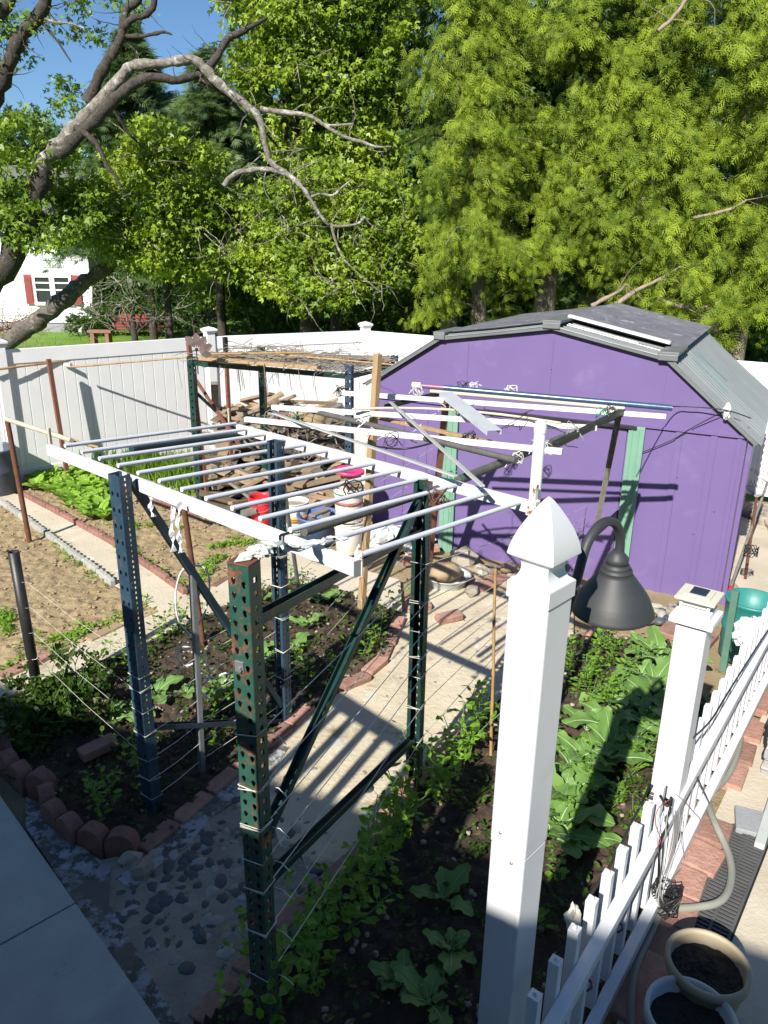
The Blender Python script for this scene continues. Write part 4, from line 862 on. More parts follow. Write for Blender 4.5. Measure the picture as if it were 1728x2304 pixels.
# maples in the middle: separate trees with own trunk and crown
def tree(name, label, px, base_y, Y, rpx, top_px, blobs, leaf, shape, mat, cat='tree', group=None, bark=None, tw=20, sub=.34, droop=.5, base_z=-.1):
    p = PY(px, base_y, Y); t = thing(name, (p.x, Y, base_z), label, cat, group)
    g = G(); q = PY(*top_px, Y); limb(g, [(p.x, Y, base_z), (p.x+(q.x-p.x)*.3+rnd(-.1, .1), Y, base_z+(q.z-base_z)*.35), (p.x+(q.x-p.x)*.7+rnd(-.15, .15), Y, base_z+(q.z-base_z)*.7), q], [rpx*Y/F, rpx*.85*Y/F, rpx*.6*Y/F, rpx*.2*Y/F])
    mid = Vector((p.x, Y, base_z))*.4+q*.6
    for c, r, n in blobs:
        c = Vector(c); limb(g, [mid*.8+Vector((p.x, Y, 0))*.2, mid*.4+c*.6+Vector((0, 0, rnd(-.2, .1))), c], [rpx*.35*Y/F, rpx*.2*Y/F, rpx*.07*Y/F], 6); twigs(g, [c, c*.7+mid*.3], max(2, tw//len(blobs)), r[0]*.9, .008)
    g2 = G(); sp_ = []
    for c, r, n in blobs:
        for _ in range(3): a = rnd(-2.8, -.3); sp_.append(Vector(c)+Vector((math.cos(a)*r[0]*.8, math.sin(a)*r[1]*.9, rnd(-.6, .6)*r[2])))
    if tw > 15: twigs(g2, sp_, int(tw*2.2), .75, .011); obj('twigs', g2, m_bark, t)
    obj('trunk', g, bark or m_barkd, t); crown('crown', blobs, leaf, shape, mat, t, sub, droop); return t
tree('maple_tree', 'tall bright green maple towering in the upper middle', 690, 690, 16.0, 24, (720, -40), [blob(600, 60, 15.6, .8, 1600), blob(700, 40, 15.8, 1.0, 2400), blob(800, 60, 16.2, .9, 1700), blob(640, 170, 15.8, .9, 2000), blob(760, 180, 16.0, 1.0, 2300), blob(850, 200, 16.4, .7, 1100), blob(570, 150, 15.6, .4, 420), blob(690, 300, 16, .85, 1700), blob(800, 310, 16.2, .8, 1500), blob(900, 90, 16.8, .5, 380), blob(720, -80, 16, 1.2, 2000), blob(560, -40, 15.6, .6, 700), blob(880, -40, 16.4, .9, 1000)], .13, 'maple', l_maple, tw=26)
tree('maple_tree', 'leafy maple spreading over the middle of the white fence', 740, 720, 14.6, 12, (770, 380), [blob(720, 420, 14.4, .7, 1300), blob(640, 480, 14.6, .7, 1300), blob(800, 500, 14.2, .65, 1200), blob(700, 560, 14.2, .75, 1500), blob(600, 590, 14.8, .7, 1200), blob(810, 610, 14.0, .6, 1200), blob(860, 440, 14.4, .5, 700), blob(750, 640, 13.9, .6, 1100, .4), blob(680, 660, 14.5, .6, 900, .35), blob(880, 540, 14.2, .5, 700)], .115, 'maple', l_maple, tw=40)
tree('maple_tree', 'rounded maple with pale new leaves in front of the dark spruce', 380, 700, 15.0, 10, (370, 330), [blob(350, 330, 14.8, .6, 1200), blob(420, 380, 14.8, .65, 1300), blob(300, 400, 14.8, .6, 1100), blob(360, 460, 14.6, .75, 1500), blob(470, 460, 15, .6, 1000), blob(250, 470, 14.6, .6, 1000), blob(440, 540, 14.8, .65, 1200), blob(330, 560, 14.4, .6, 1000), blob(520, 530, 15.2, .55, 800), blob(250, 545, 14.4, .4, 500, .3), blob(180, 460, 14.2, .5, 700), blob(530, 600, 15, .5, 600, .3), blob(410, 600, 14.8, .5, 600, .25)], .115, 'maple', l_maple, tw=45)
# small bare tree and saplings beyond the fence
tree('small_tree', 'small dark twiggy tree in front of the red brick planter', 297, 758, 19.0, 9, (300, 660), [blob(270, 660, 19, .55, 420, .4), blob(330, 650, 19, .6, 480, .45), blob(240, 700, 19, .35, 150, .3), blob(370, 700, 19, .45, 300, .3), blob(300, 620, 19, .6, 420, .35)], .085, 'leaf', l_shrub, bark=m_barkd, tw=45)
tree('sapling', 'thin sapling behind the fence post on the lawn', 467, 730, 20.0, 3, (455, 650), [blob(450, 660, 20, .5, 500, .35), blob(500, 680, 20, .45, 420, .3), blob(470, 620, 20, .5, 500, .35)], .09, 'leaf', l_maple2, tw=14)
# spruce, pine and a far row
def conifer(name, label, px, Y, top_y, rad, mat, shape, leaf, n, zb=.6, group=None, dens=1.0):
    p = PY(px, 560, Y); zt = PY(px, top_y, Y).z; t = thing(name, (p.x, Y, -.1), label, 'tree', group)
    g = G(); limb(g, [(p.x, Y, -.1), (p.x, Y, zt*.5), (p.x, Y, zt)], [.13, .09, .02], 8, .1); pos = []; ax = []
    nb = int(n/38)
    for i in range(nb):
        f = RNG.random()**1.3; z = zb+(zt-zb)*f; L = rad*(1-f)**.85*RNG.uniform(.75, 1.15)+.12; a = RNG.uniform(0, 2*math.pi)
        d = np.array([math.cos(a), math.sin(a), 0]); k = 38; s = RNG.random(k)**.7
        q = np.array([p.x, Y, z])+d*(s*L)[:, None]+np.array([0, 0, -1.0])*((s**2)*L*.35)[:, None]+RNG.normal(0, .07, (k, 3)); pos.append(q)
        ax.append(d+np.array([0, 0, -.5])+RNG.normal(0, .45, (k, 3)))
        if i % 5 == 0: g.tube([(p.x, Y, z), tuple(np.array([p.x, Y, z])+d*L*.6+np.array([0, 0, -L*.12]))], [.02, .006], 4, cap=False)
    pos = np.concatenate(pos); ax = np.concatenate(ax); m_ = len(pos)
    obj('trunk', g, m_barkd, t); foliage('crown', pos, ax, norm(rdir(m_)*.6+np.array([0, -.3, .8])), leaf*RNG.uniform(.7, 1.3, m_), shape, mat, t); return t
conifer('spruce_tree', 'tall dark spruce with a narrow top behind the crooked limbs', 330, 24, 65, 2.6, l_spruce, 'needle', .28, 10000, 3.2)
conifer('spruce_tree', 'dark pointed spruce just right of the tall spruce, lower top', 425, 27, 215, 2.2, l_spruce, 'needle', .30, 6500, 3.2)
conifer('pine_tree', 'soft blue green pine with feathery tufts left of the tall maple', 490, 19, 110, 1.9, l_pine, 'needle', .20, 8500, 2.8)
conifer('pine_tree', 'yellow green feathery pine low behind the rounded maple', 560, 21, 240, 2.0, l_pine, 'needle', .20, 7500, 2.8)
far = [(-60, 34, 260, 3.4), (90, 36, 330, 3.2), (200, 40, 290, 3.4), (280, 30, 330, 2.6), (520, 34, 300, 3.6), (640, 30, 330, 3.4), (760, 29, 250, 3.6), (900, 27, 210, 3.6), (990, 24, 120, 3.4), (1120, 24, 60, 3.6), (1290, 25, 40, 3.8), (1450, 24, 80, 3.6), (1620, 23, 60, 3.6), (1760, 22, 100, 3.4)]
for i, (px, Y, ty, r) in enumerate(far):
    c = PY(px, ty, Y); zt = c.z; t = thing('far_tree', (c.x, Y, -.1), 'dark leafy tree of the far row seen through gaps', 'tree', 'row of trees far behind the garden')
    g = G(); limb(g, [(c.x, Y, -.1), (c.x+rnd(-.3, .3), Y, zt*.5), (c.x, Y, zt*.9)], [.25, .18, .04], 7); obj('trunk', g, m_barkd, t)
    bl = [((c.x+rnd(-.6, .6)*r, Y+rnd(-.4, .4)*r, zt*f), (r*.6, r*.55, max(.9, zt*.14)), 950 if px < 950 else 1700) for f in (.15, .3, .45, .6, .72, .86, .96)]
    crown('crown', bl, .24, 'maple', l_shrub, t, sub=.6)
# shrubs along the far side of the fence
for i, (px, py, Y, r, n) in enumerate([(560, 640, 20, .9, 900), (640, 650, 19, .9, 1000), (720, 640, 19, 1.0, 1100), (800, 640, 18.5, .9, 1000), (880, 610, 18, 1.0, 1100), (490, 590, 22, .7, 800), (420, 590, 24, .6, 600), (960, 640, 18, .8, 800), (215, 700, 27, .45, 420), (172, 726, 27, .30, 220), (640, 560, 20, 1.1, 1100), (760, 540, 19.5, 1.1, 1200), (560, 540, 21, 1.0, 1000), (900, 520, 18.5, 1.0, 1000)]):
    c = PY(px, py, Y); t = thing('shrub', (c.x, Y, -.1), ('dark bushy shrub in the shaded growth beyond the fence' if px > 400 else ('low green bush at the corner of the white house' if px < 200 else 'leafy green bush between house and small tree')), 'shrub', 'shrubs in the shade beyond the fence' if px > 400 else None)
    g = G(); twigs(g, [(c.x, Y, .0), (c.x+.1, Y, .3)], 7, max(.8, c.z), .02); obj('stems', g, m_barkd, t)
    crown('crown', [((c.x, Y, max(.3, c.z-.2)), (r, r*.8, r*.8), n), ((c.x+rnd(-.5, .5)*r, Y, max(.3, c.z*.5)), (r*.8, r*.7, max(.4, c.z*.5)), n//2)], .13, 'maple', l_shrub, t)
g = G(); twigs(g, [PY(20, 740, 17), PY(45, 735, 17), PY(5, 745, 17)], 50, 1.1, .010, -.2); t = tag(obj('bare_shrub', g, M('reddish_twigs', (.30, .16, .12), (.22, .12, .09), 8, .9)), 'leafless reddish brushy shrub below the house window', 'shrub')
# cedars on the right
def cedar(label, px, Y, base_px, rpx, H, rad, n, seed_az=(-3.0, .2), bend=(0, 0), zlow=.9, mat=None):
    p = PY(px, base_px, Y); t = thing('cedar_tree', (p.x, Y, -.1), label, 'tree', 'cedar trees behind the shed')
    x1 = p.x+bend[0]; g = G(); r0 = rpx*Y/F
    limb(g, [(p.x, Y, -.1), (p.x+bend[0]*.2, Y, 1.6), (p.x+bend[0]*.45, Y, 3.2), (x1, Y+bend[1], 5.0), (x1+.1, Y+bend[1], H)], [r0*1.2, r0, r0*.7, r0*.25, .02], 10, .18)
    nb = n//26; nbc = nb//2; pos = []; ax = []; nr = []; sz = []
    def core(z):
        f = min(max((z+.1)/5.5, 0), 1); return np.array([p.x+bend[0]*f, Y+bend[1]*f, z])
    for i in range(nb+nbc):
        f = RNG.random(); z = zlow+(H-zlow)*f; a = RNG.uniform(*seed_az)
        if i >= nb: a = RNG.uniform(-2.4, -.7); z = max(z, zlow+1.0)
        elif -2.3 < a < -.8: z = max(z, zlow+1.0)
        env = rad*(1.0-.55*max(0, (z-4)/(H-4)))*(0.78+.22*math.sin(2.1*a+z*1.3+px)+.12*math.sin(5*a-2.2*z)); L = env*(RNG.uniform(.62, 1.05) if i < nb else RNG.uniform(.25, .5))
        d = np.array([math.cos(a), math.sin(a), 0.0]); c0 = core(z); k = 50; s = RNG.uniform(.22, 1.0, k)**.8
        up = .18*L; q = c0+d*(s*L)[:, None]+np.array([0, 0, 1.0])*(up*np.sin(s*2.2)-.55*L*s**2*.5)[:, None]+RNG.normal(0, 1, (k, 3))*np.array([.075, .075, .08])
        pos.append(q); side = np.array([-d[1], d[0], 0])
        ax.append(d*.35+np.array([0, 0, -.80])+side*RNG.normal(0, .5, k)[:, None]+RNG.normal(0, .22, (k, 3))); nr.append(d*.45+np.array([-.30, -.62, .45])+RNG.normal(0, .65, (k, 3))); sz.append(RNG.uniform(.11, .23, k))
        if i % 9 == 0:
            pts = [tuple(c0+d*(q_*L)+np.array([0, 0, up*math.sin(q_*2.2)-.27*L*q_**2])) for q_ in (0, .3, .6, .9)]; g.tube(pts, [.028, .018, .010, .004], 5, cap=False)
    obj('trunk', g, m_cedarbark, t)
    foliage('crown', np.concatenate(pos), np.concatenate(ax), np.concatenate(nr), np.concatenate(sz), 'cedar', mat or l_cedar, t); return t
cedar('cedar with slim pale trunk at the left end of the row', 1088, 13.2, 720, 17, 9.0, 1.75, 4600, bend=(-.35, 0), zlow=1.9)
cedar('cedar with the thickest, forked trunk rising behind the shed peak', 1205, 13.6, 700, 25, 9.6, 2.1, 5200, bend=(.55, 0), zlow=2.0)
cedar('yellowish cedar spreading behind the right half of the shed', 1440, 13.2, 700, 20, 9.3, 2.1, 5200, bend=(.1, 0), zlow=1.3)
cedar('cedar at the right edge of the picture with drooping yellow sprays', 1670, 12.4, 700, 20, 9.0, 1.9, 4600, bend=(0, 0), zlow=1.2)
cedar('tall cedar filling the dark second row behind the forked one', 1320, 16.5, 690, 20, 10.5, 2.6, 5600, bend=(0, 0), zlow=1.5, mat=l_cedar_shade)
cedar('tall cedar of the second row at the far right', 1610, 16.0, 690, 20, 10.5, 2.6, 5200, bend=(0, 0), zlow=1.5, mat=l_cedar_shade)
cedar('tall cedar of the second row at its left end', 1010, 16.8, 690, 18, 10.0, 2.2, 4400, bend=(0, 0), zlow=1.5, mat=l_cedar_shade)
for q, rs, lb in (([(1380, 690), (1430, 655), (1480, 630), (1530, 600)], (10, 9, 6, 3), 'broken pale limb rising to the right just above the shed ridge'), ([(1330, 690), (1360, 672), (1385, 660), (1410, 640)], (9, 8, 6, 4), 'short broken limb left of the longer one above the shed ridge'), ([(1480, 672), (1530, 690), (1590, 690), (1660, 660)], (6, 6, 5, 2), 'bare limb sagging level with the shed roof at right'), ([(1560, 490), (1610, 480), (1650, 468), (1680, 450)], (6, 6, 5, 3), 'bare pale limb in the middle of the right hand cedars'), ([(1480, 70), (1510, 45), (1540, 5), (1560, -30)], (7, 7, 6, 5), 'bare limb at the very top of the picture in the cedars')):
    g = G(); pts = [PY(x, y, 11.9) for x, y in q]; limb(g, pts, [r*.6*11.9/F for r in rs], 7); twigs(g, pts[1:], 4, .7, .008); tag(obj('dead_branch', g, m_cedarbark), lb, 'branch')
# ================================================================== EDGING, BRICKS, STONES
def poly_at(pts, s):
    for a, b in zip(pts, pts[1:]):
        L = (b-a).length
        if s <= L: return a+(b-a)*(s/L), (b-a).normalized()
        s -= L
    return pts[-1], (pts[-1]-pts[-2]).normalized()
def poly_len(pts): return sum((b-a).length for a, b in zip(pts, pts[1:]))
def scallop_piece(g, pts, s0, n, w, h, th, z0=-.03, k_=.32):
    for k in range(n):
        p, d = poly_at(pts, s0+w*(k+.5)); q = V(-d.y, d.x, 0); out = []
        for a in range(9): an = math.pi*a/8; out.append(p+d*(math.cos(an)*w*.49)+V(0, 0, h-w*k_+math.sin(an)*w*k_)-q*th/2)
        out = [p+d*(w*.49)+V(0, 0, z0)-q*th/2]+out+[p-d*(w*.49)+V(0, 0, z0)-q*th/2]
        g.prism(out, q*th)
def scallops(pix, w, h, th, n, mat, label, group, gap=.012):
    pts = [P(*q) for q in pix]; L = poly_len(pts); s = 0
    while s+n*w < L+.1:
        g = G(); scallop_piece(g, pts, s, n, w, h*rnd(.92, 1.05), th); tag(obj('edging_block', g, mat, bevel=.006), label, 'edging block', group); s += n*w+gap
scallops([(0, 1134), (98, 1204), (181, 1266), (231, 1303), (262, 1328)], .085, .085, .05, 4, m_greyedge, 'grey scalloped edging block beside the tan garden path', 'grey scalloped edging')
scallops([(52, 1118), (150, 1170), (253, 1228), (354, 1296), (424, 1346)], .085, .085, .05, 4, m_scallop, 'red scalloped edging block along the lettuce bed', 'red scalloped edging of the lettuce bed')
scallops([(300, 1109), (376, 1141), (440, 1165)], .085, .07, .05, 4, m_scallop, 'red scalloped edging block on the far side of the dry bed', 'red scalloped edging beyond the dry bed')
for pix, n, lb in (([(10, 1690), (22, 1738), (58, 1772), (122, 1792)], 4, 'curved red scalloped edging block in deep shade, left of two'), ([(106, 1800), (116, 1848), (168, 1893), (238, 1918), (312, 1924)], 5, 'curved red scalloped edging block in deep shade, right of two')):
    pts = [P(*q) for q in pix]; L = poly_len(pts); g = G(); scallop_piece(g, pts, 0, n, L/n, .15, .08, -.03, .40); tag(obj('edging_block', g, m_scallop, bevel=.005), lb, 'edging block')
def bricks(name, pix, L, w, h, mat, label, cat, group=None, z=0.0, gap=.012, jit=.05):
    pts = [P(*q) for q in pix]; T = poly_len(pts); s = 0
    while s+L*.6 < T:
        l = L*rnd(.85, 1.1); p, d = poly_at(pts, s+l/2); a = math.atan2(d.y, d.x)+rnd(-jit, jit)
        g = G(); g.box((0, 0, h/2), (l-gap, w, h)); o = obj(name, g, mat, bevel=.010, base=(0, 0, 0)); o.location = (p.x, p.y, z-.03+rnd(-.008, .008)); o.rotation_euler = (rnd(-.04, .04), rnd(-.04, .04), a)
        tag(o, label, cat, group); s += l+rnd(0, .01)
bricks('edging_brick', [(315, 1925), (385, 1868), (460, 1800), (550, 1724), (622, 1664), (690, 1602), (743, 1576)], .26, .10, .075, m_brick, 'red brick edging the shaded bed along the pebble path', 'brick', 'bricks along the left side of the pebble path')
bricks('edging_brick', [(765, 1555), (801, 1541), (856, 1498), (900, 1400)], .24, .10, .085, m_brick, 'sunlit red brick edging the bed at the middle of the path', 'brick', 'bricks along the left side of the pebble path')
bricks('edging_brick', [(440, 2310), (545, 2190), (652, 2070), (795, 1942), (913, 1785), (1010, 1685), (1065, 1640)], .27, .095, .07, m_brick, 'red brick edging the pea bed along the pebble path', 'brick', 'bricks along the right side of the pebble path')
bricks('edging_stone', [(351, 1379), (235, 1430), (180, 1455)], .34, .09, .075, m_tan, 'long tan edging stone at the sunny corner of the path', 'stone', 'tan edging stones', jit=.12)
bricks('edging_stone', [(116, 1484), (60, 1508), (-10, 1538)], .20, .10, .085, m_brick, 'broken red and white edging stone left of the tan stones', 'stone', 'broken red edging stones', jit=.15)
bricks('edging_brick', [(600, 1224), (550, 1268), (506, 1308), (462, 1337)], .24, .07, .06, m_scallop, 'low red brick between the dry bed and the path', 'brick', 'bricks beside the dry bed')
bricks('paver', [(1322, 1418), (1405, 1442)], .34, .20, .05, m_brick, 'flat red paver at the far end of the broccoli bed under the lamp', 'paver', 'red pavers below the shed')
bricks('paver', [(1488, 1410), (1560, 1432)], .40, .28, .05, m_brick, 'broad red paver left of the solar post', 'paver')
bricks('paver', [(708, 1362), (745, 1345)], .26, .12, .05, m_brick, 'red brick lying at the far end of the shaded bed', 'brick', 'loose bricks near the shed')
for (x, y, a) in ((215, 1620, .8), (225, 1710, .7), (1085, 1330, .3), (1120, 1315, .5), (930, 1270, .2), (965, 1245, .1), (1010, 1400, .4), (940, 1375, .3)):
    g = G(); g.box((0, 0, .03), (.22, .11, .06)); o = obj('loose_brick', g, m_brick, bevel=.009, base=(0, 0, 0)); p = P(x, y); o.location = (p.x, p.y, .02 if y < 1500 else .06); o.rotation_euler = (rnd(-.1, .1), rnd(-.1, .1), a)
    tag(o, 'loose red brick lying in the dark shaded bed' if y > 1500 else 'loose red brick on the ground in front of the shed', 'brick', 'loose bricks in the shaded bed' if y > 1500 else 'loose bricks near the shed')
# pebbles pressed into the path
path = bpy.data.objects['pebble_path']
for nm, mt, n, reg in (('dark_pebbles', m_peb_d, 120, 0), ('pale_pebbles', m_peb_l, 60, 0), ('grey_pebbles', m_stone, 130, 1)):
    g = G(); k = 0
    while k < n:
        if reg == 0: x, y = random.gauss(440, 125), random.gauss(1960, 110)
        else: x, y = rnd(420, 1260), rnd(1320, 2100)
        p = P(x, y)
        if not inside(p.x, p.y, [(q.x, q.y) for q in [P(*u) for u in ((930, 1400), (1250, 1360), (1060, 1630), (900, 1800), (590, 2180), (440, 2280), (270, 2080), (260, 1960), (400, 1885), (560, 1740), (800, 1560))]]): continue
        a = rnd(.7, 1.5); s = rnd(.015, .034) if reg == 0 else rnd(.008, .020)
        g.rock((p.x, p.y, .014), (s*1.4*a**.5, s, s*.35), rough=.16, seg=(9, 5), R=Matrix.Rotation(rnd(0, 3), 3, 'Z')); k += 1
    obj(nm, g, mt, path)
def stones(n, place, mats, label, group, smin, smax, cat='stone', name='stone', sink=.5):
    protos = []
    for k in range(4):
        g = G(); g.rock((0, 0, 0), (1.25, .95, .62), rough=.2, seg=(9, 6)); protos.append(obj(name, g, mats[k % len(mats)], base=(0, 0, 0)))
    for k in range(n):
        o = protos[k] if k < 4 else protos[k % 4].copy()
        if k >= 4: COL.objects.link(o)
        p, z = place(k); s = rnd(smin, smax); o.location = (p.x, p.y, z+s*.62*sink); o.scale = (s, s, s); o.rotation_euler = (rnd(-.3, .3), rnd(-.3, .3), rnd(0, 6.3)); tag(o, label, cat, group)
stones(64, lambda k: (P(1400+160*random.random(), 1362+40*random.random()), 0), [m_stone, m_peb_d, m_stone, m_greyedge], 'river stone in the row at the foot of the shed', 'river stones along the shed foot', .03, .055)
stones(22, lambda k: (P(1040+110*random.random(), 1275+40*random.random()), 0), [m_stone, m_tan], 'rough stone heaped before the shed door', 'rough stones before the shed door', .04, .085)
for (x, y, s, lb) in ((1042, 1270, .16, 'large squarish tan rock against the mint door frame'), (1080, 1300, .10, 'grey angular rock right of the large tan rock'), (293, 1945, .055, 'grey stone at the foot of the curved edging, left of two'), (322, 1965, .065, 'bluish stone at the foot of the curved edging, right of two'), (345, 1930, .035, 'small dark stone beside the brick corner'), (1636, 1690, .04, 'round grey stone beside the picket rail'), (1060, 1340, .08, 'tan rock at the far end of the pebble path')):
    g = G(); g.rock((0, 0, 0), (s*1.1, s*.9, s*.75), rough=.3, seg=(8, 5)); o = obj('rock', g, m_stone, base=(0, 0, 0), bevel=0); p = P(x, y); o.location = (p.x, p.y, s*.5); o.rotation_euler = (0, 0, rnd(0, 6)); tag(o, lb, 'rock')
pn = P(1005, 1318); pt = thing('basin', pn, 'shallow pale basin holding a tan rock before the shed', 'basin')
g = G(); g.lathe([(.16, .0), (.20, .10), (.225, .115), (.225, .122), (.195, .11), (.15, .02), (0, .015)], 26, pn); obj('bowl', g, m_potB, pt)
g = G(); g.rock(pn+V(-.02, .03, .13), (.14, .11, .09), rough=.25); tag(obj('rock', g, m_tan), 'tan rock sitting in the shallow pale basin', 'rock')
# gravel and crumbs on the soil
def crumbs(name, polys, n, smin, smax, mat, label):
    g = G(); pts = [(q, [(p.x, p.y) for p in q]) for q in polys]; k = 0
    while k < n:
        q, p2 = random.choice(pts); xs = [p[0] for p in p2]; ys = [p[1] for p in p2]; x, y = rnd(min(xs), max(xs)), rnd(min(ys), max(ys))
        if not inside(x, y, p2): continue
        s = rnd(smin, smax); g.rock((x, y, .02+s*.3), (s*1.2, s, s*.7), rough=.29, seg=(6, 4), R=Matrix.Rotation(rnd(0, 3), 3, 'Z')); k += 1
    return tag(obj(name, g, mat), label, 'gravel', None, 'stuff')
crumbs('gravel', [L1, L2], 900, .006, .017, m_tan, 'small stones and crumbs scattered over the dry beds')
crumbs('gravel', [B3, B4], 900, .006, .018, m_stone, 'small stones and crumbs scattered over the dark vegetable beds')
# ================================================================== BUCKETS, TUBS, BARRELS
def bucket(label, loc, r=.15, h=.36, mat=None, bands=(), lid=None, fill=None, handle=True, z=0.0, cat='bucket', ribs=2, text=None):
    loc = V(loc.x, loc.y, z); t = thing('bucket', loc, label, cat); rb = r*.88; rr = lambda f: rb+(r-rb)*f
    prof = [(0, 0), (rb*.96, 0), (rb, .01)]; prof += [(rr(.76), h*.76)]
    for k in range(ribs): f = .78+k*.08; prof += [(rr(f), h*f), (rr(f)+.007, h*(f+.005)), (rr(f)+.007, h*(f+.028)), (rr(f), h*(f+.033))]
    prof += [(r, h*.97), (r+.006, h*.975), (r+.006, h), (r-.003, h), (rr(.9)-.004, h*.9), (rb-.004, .012), (0, .010)]
    g = G(); g.lathe(prof, 28, loc); b = obj('body', g, mat or m_bucket, t)
    for f0, f1, mm in bands:
        g = G(); g.lathe([(rr(f0)+.0015, h*f0), (rr(f1)+.0015, h*f1)], 28, loc); obj('band', g, mm, t, solid=.001)
    if lid:
        g = G(); g.lathe([(r+.004, h-.035), (r+.012, h-.03), (r+.012, h+.004), (r+.004, h+.012), (r-.01, h+.012), (r-.014, h+.003), (0, h+.003)], 28, loc); obj('lid', g, lid, t)
    if fill is not None:
        g = G(); g.lathe([(rr(.85)-.005, h*.86), (r*.5, h*.88), (0, h*.9)], 20, loc); obj('contents', g, fill, t)
    if handle:
        g = G(); pts = [loc+V(math.cos(a)*(r+.008), -math.sin(a)*(r+.012), h*.86-math.sin(a)*h*.30) for a in [math.pi*k/12 for k in range(13)]]; g.tube(pts, .0025, 5); obj('handle', g, m_wire, t)
    return t
q = P(785, 1240)
bucket('white bucket under the stack with the pink lid, beside the wooden stake', q, .150, .34, handle=False)
bucket('white ribbed bucket with green and red bands, second in the pink lidded stack', q, .152, .36, bands=((.80, .90, m_gband), (.52, .62, m_rband)), z=.345, ribs=3)
g = G(); g.box((q.x+.02, q.y, .345+.36+.075), (.17, .15, .13), Matrix.Rotation(.4, 3, 'Z')); tag(obj('wood_block', g, m_wood2, bevel=.004), 'wood block between the bucket stack and the pink lid', 'block')
g = G(); zz = .345+.36+.143; g.lathe([(0, zz), (.135, zz), (.155, zz+.005), (.155, zz+.03), (.145, zz+.036), (.13, zz+.022), (0, zz+.022)], 30, (q.x-.05, q.y, 0), Matrix.Rotation(.06, 3, 'Y')); tag(obj('pink_lid', g, m_pink), 'bright pink bucket lid on top of the bucket stack', 'lid')
q = P(822, 1150); 
bucket('lowest white bucket of the tall stack against the shed', q, .15, .34, handle=False)
bucket('middle white bucket of the tall stack against the shed', q, .15, .34, handle=False, z=.345, ribs=3)
bucket('topmost white bucket with a green and black lid, against the shed', q, .15, .34, bands=((.82, .97, m_gband),), lid=m_blackp, z=.69, ribs=3)
q = P(664, 1198); t = bucket('open white joint compound bucket with orange and green print', q, .155, .37, bands=((.10, .30, m_gband), (.05, .10, m_bag), (.42, .62, m_orange)), fill=m_stone)
cu = bpy.data.curves.new('lettering', 'FONT'); cu.body = 'SHEET'; cu.size = .075; cu.extrude = .001; cu.align_x = 'CENTER'
tx = bpy.data.objects.new('tmp', cu); COL.objects.link(tx); dg = bpy.context.evaluated_depsgraph_get(); me = bpy.data.meshes.new_from_object(tx.evaluated_get(dg)); bpy.data.objects.remove(tx)
a0 = math.atan2(-q.y, -q.x)+.10; R_ = .155*.92
for v in me.vertices:
    a = a0+v.co.x/R_; rr_ = R_+.003+v.co.z; v.co = (math.cos(a)*rr_, math.sin(a)*rr_, v.co.y+.37*.155)
me.materials.clear(); me.materials.append(m_bag); lt = bpy.data.objects.new('lettering', me); COL.objects.link(lt); lt.parent = t
q = P(720, 1214); t = thing('tub', q, 'wide blue plastic tub with scraps of wood in it', 'tub')
g = G(); g.lathe([(0, .0), (.20, 0), (.235, .26), (.25, .27), (.25, .29), (.235, .29), (.19, .02), (0, .015)], 30, q); obj('body', g, m_bluetub, t)
for k in range(3): g = G(); g.box((q.x+rnd(-.08, .1), q.y+rnd(-.08, .08), .255+.03*k), (.26, .08, .02), Matrix.Rotation(rnd(0, 3), 3, 'Z')); tag(obj('wood_scrap', g, m_greywood), 'scrap of board lying in the blue tub', 'scrap', 'wood scraps in the blue tub')
bucket('red bucket half hidden behind the far blue column', P(590, 1178), .135, .33, m_red, handle=True)
bucket('white bucket with blue ring print standing among the wood pile', P(578, 1075), .15, .36, z=.12, bands=((.45, .49, m_bluetub), (.62, .65, m_bluetub)))
q = P(-8, 1108); t = thing('barrel', q, 'dark blue barrel cut off by the left edge of the picture', 'barrel')
g = G(); g.lathe([(0, 0), (.27, 0), (.29, .03), (.29, .28), (.30, .30), (.29, .32), (.29, .54), (.30, .56), (.29, .58), (.285, .56), (.27, .03), (0, .02)], 32, q); obj('body', g, m_barrelblue, t)
q = P(1672, 1478); t = thing('barrel', q, 'teal plastic barrel with open top behind the picket fence', 'barrel')
g = G(); g.lathe([(0, 0), (.17, 0), (.185, .03), (.19, .24), (.198, .26), (.198, .285), (.19, .30), (.192, .47), (.203, .48), (.203, .50), (.188, .50), (.18, .28), (.16, .03), (0, .03)], 32, q); obj('body', g, m_teal, t)
q = P(1628, 1502); rod('fence_stake', q-V(0, 0, .05), P(1656, 1330, zat(q, 1332)), .05, .035, m_stake, 'faded green steel stake leaning beside the teal barrel', 'stake')
def crumple(name, c, size, mat, label, cat='bag', n=12):
    g = G(); c = V(*c); ph = [rnd(0, 6) for _ in range(6)]; vs = []; k = 10
    for i in range(k+1):
        t = math.pi*i/k
        for j in range(n*2):
            a = math.pi*j/n; d = V(math.sin(t)*math.cos(a), math.sin(t)*math.sin(a), math.cos(t)); q = 1+.22*math.sin(5*a+ph[0]+3*t)+.16*math.sin(9*a+ph[1]-4*t)+rnd(-.08, .08)
            vs.append(c+V(d.x*size[0]*q, d.y*size[1]*q, d.z*size[2]*q))
    n2 = n*2; g.add(vs, [(i*n2+j+n2, i*n2+(j+1) % n2+n2, i*n2+(j+1) % n2, i*n2+j) for i in range(k) for j in range(n2)], 0, False)
    return tag(obj(name, g, mat), label, cat)
c = P(1688, 1425, .55); crumple('plastic_bag', c, (.10, .07, .10), m_bag, 'white plastic bag caught between barrel and pickets')
c = P(872, 1215, .08); crumple('plastic_bag', c, (.30, .20, .13), m_bagprint, 'printed white plastic bag on the ground before the shed')
c = P(930, 1222, .06); crumple('plastic_bag', c, (.20, .16, .10), m_bag, 'crumpled white bag next to the printed bag')
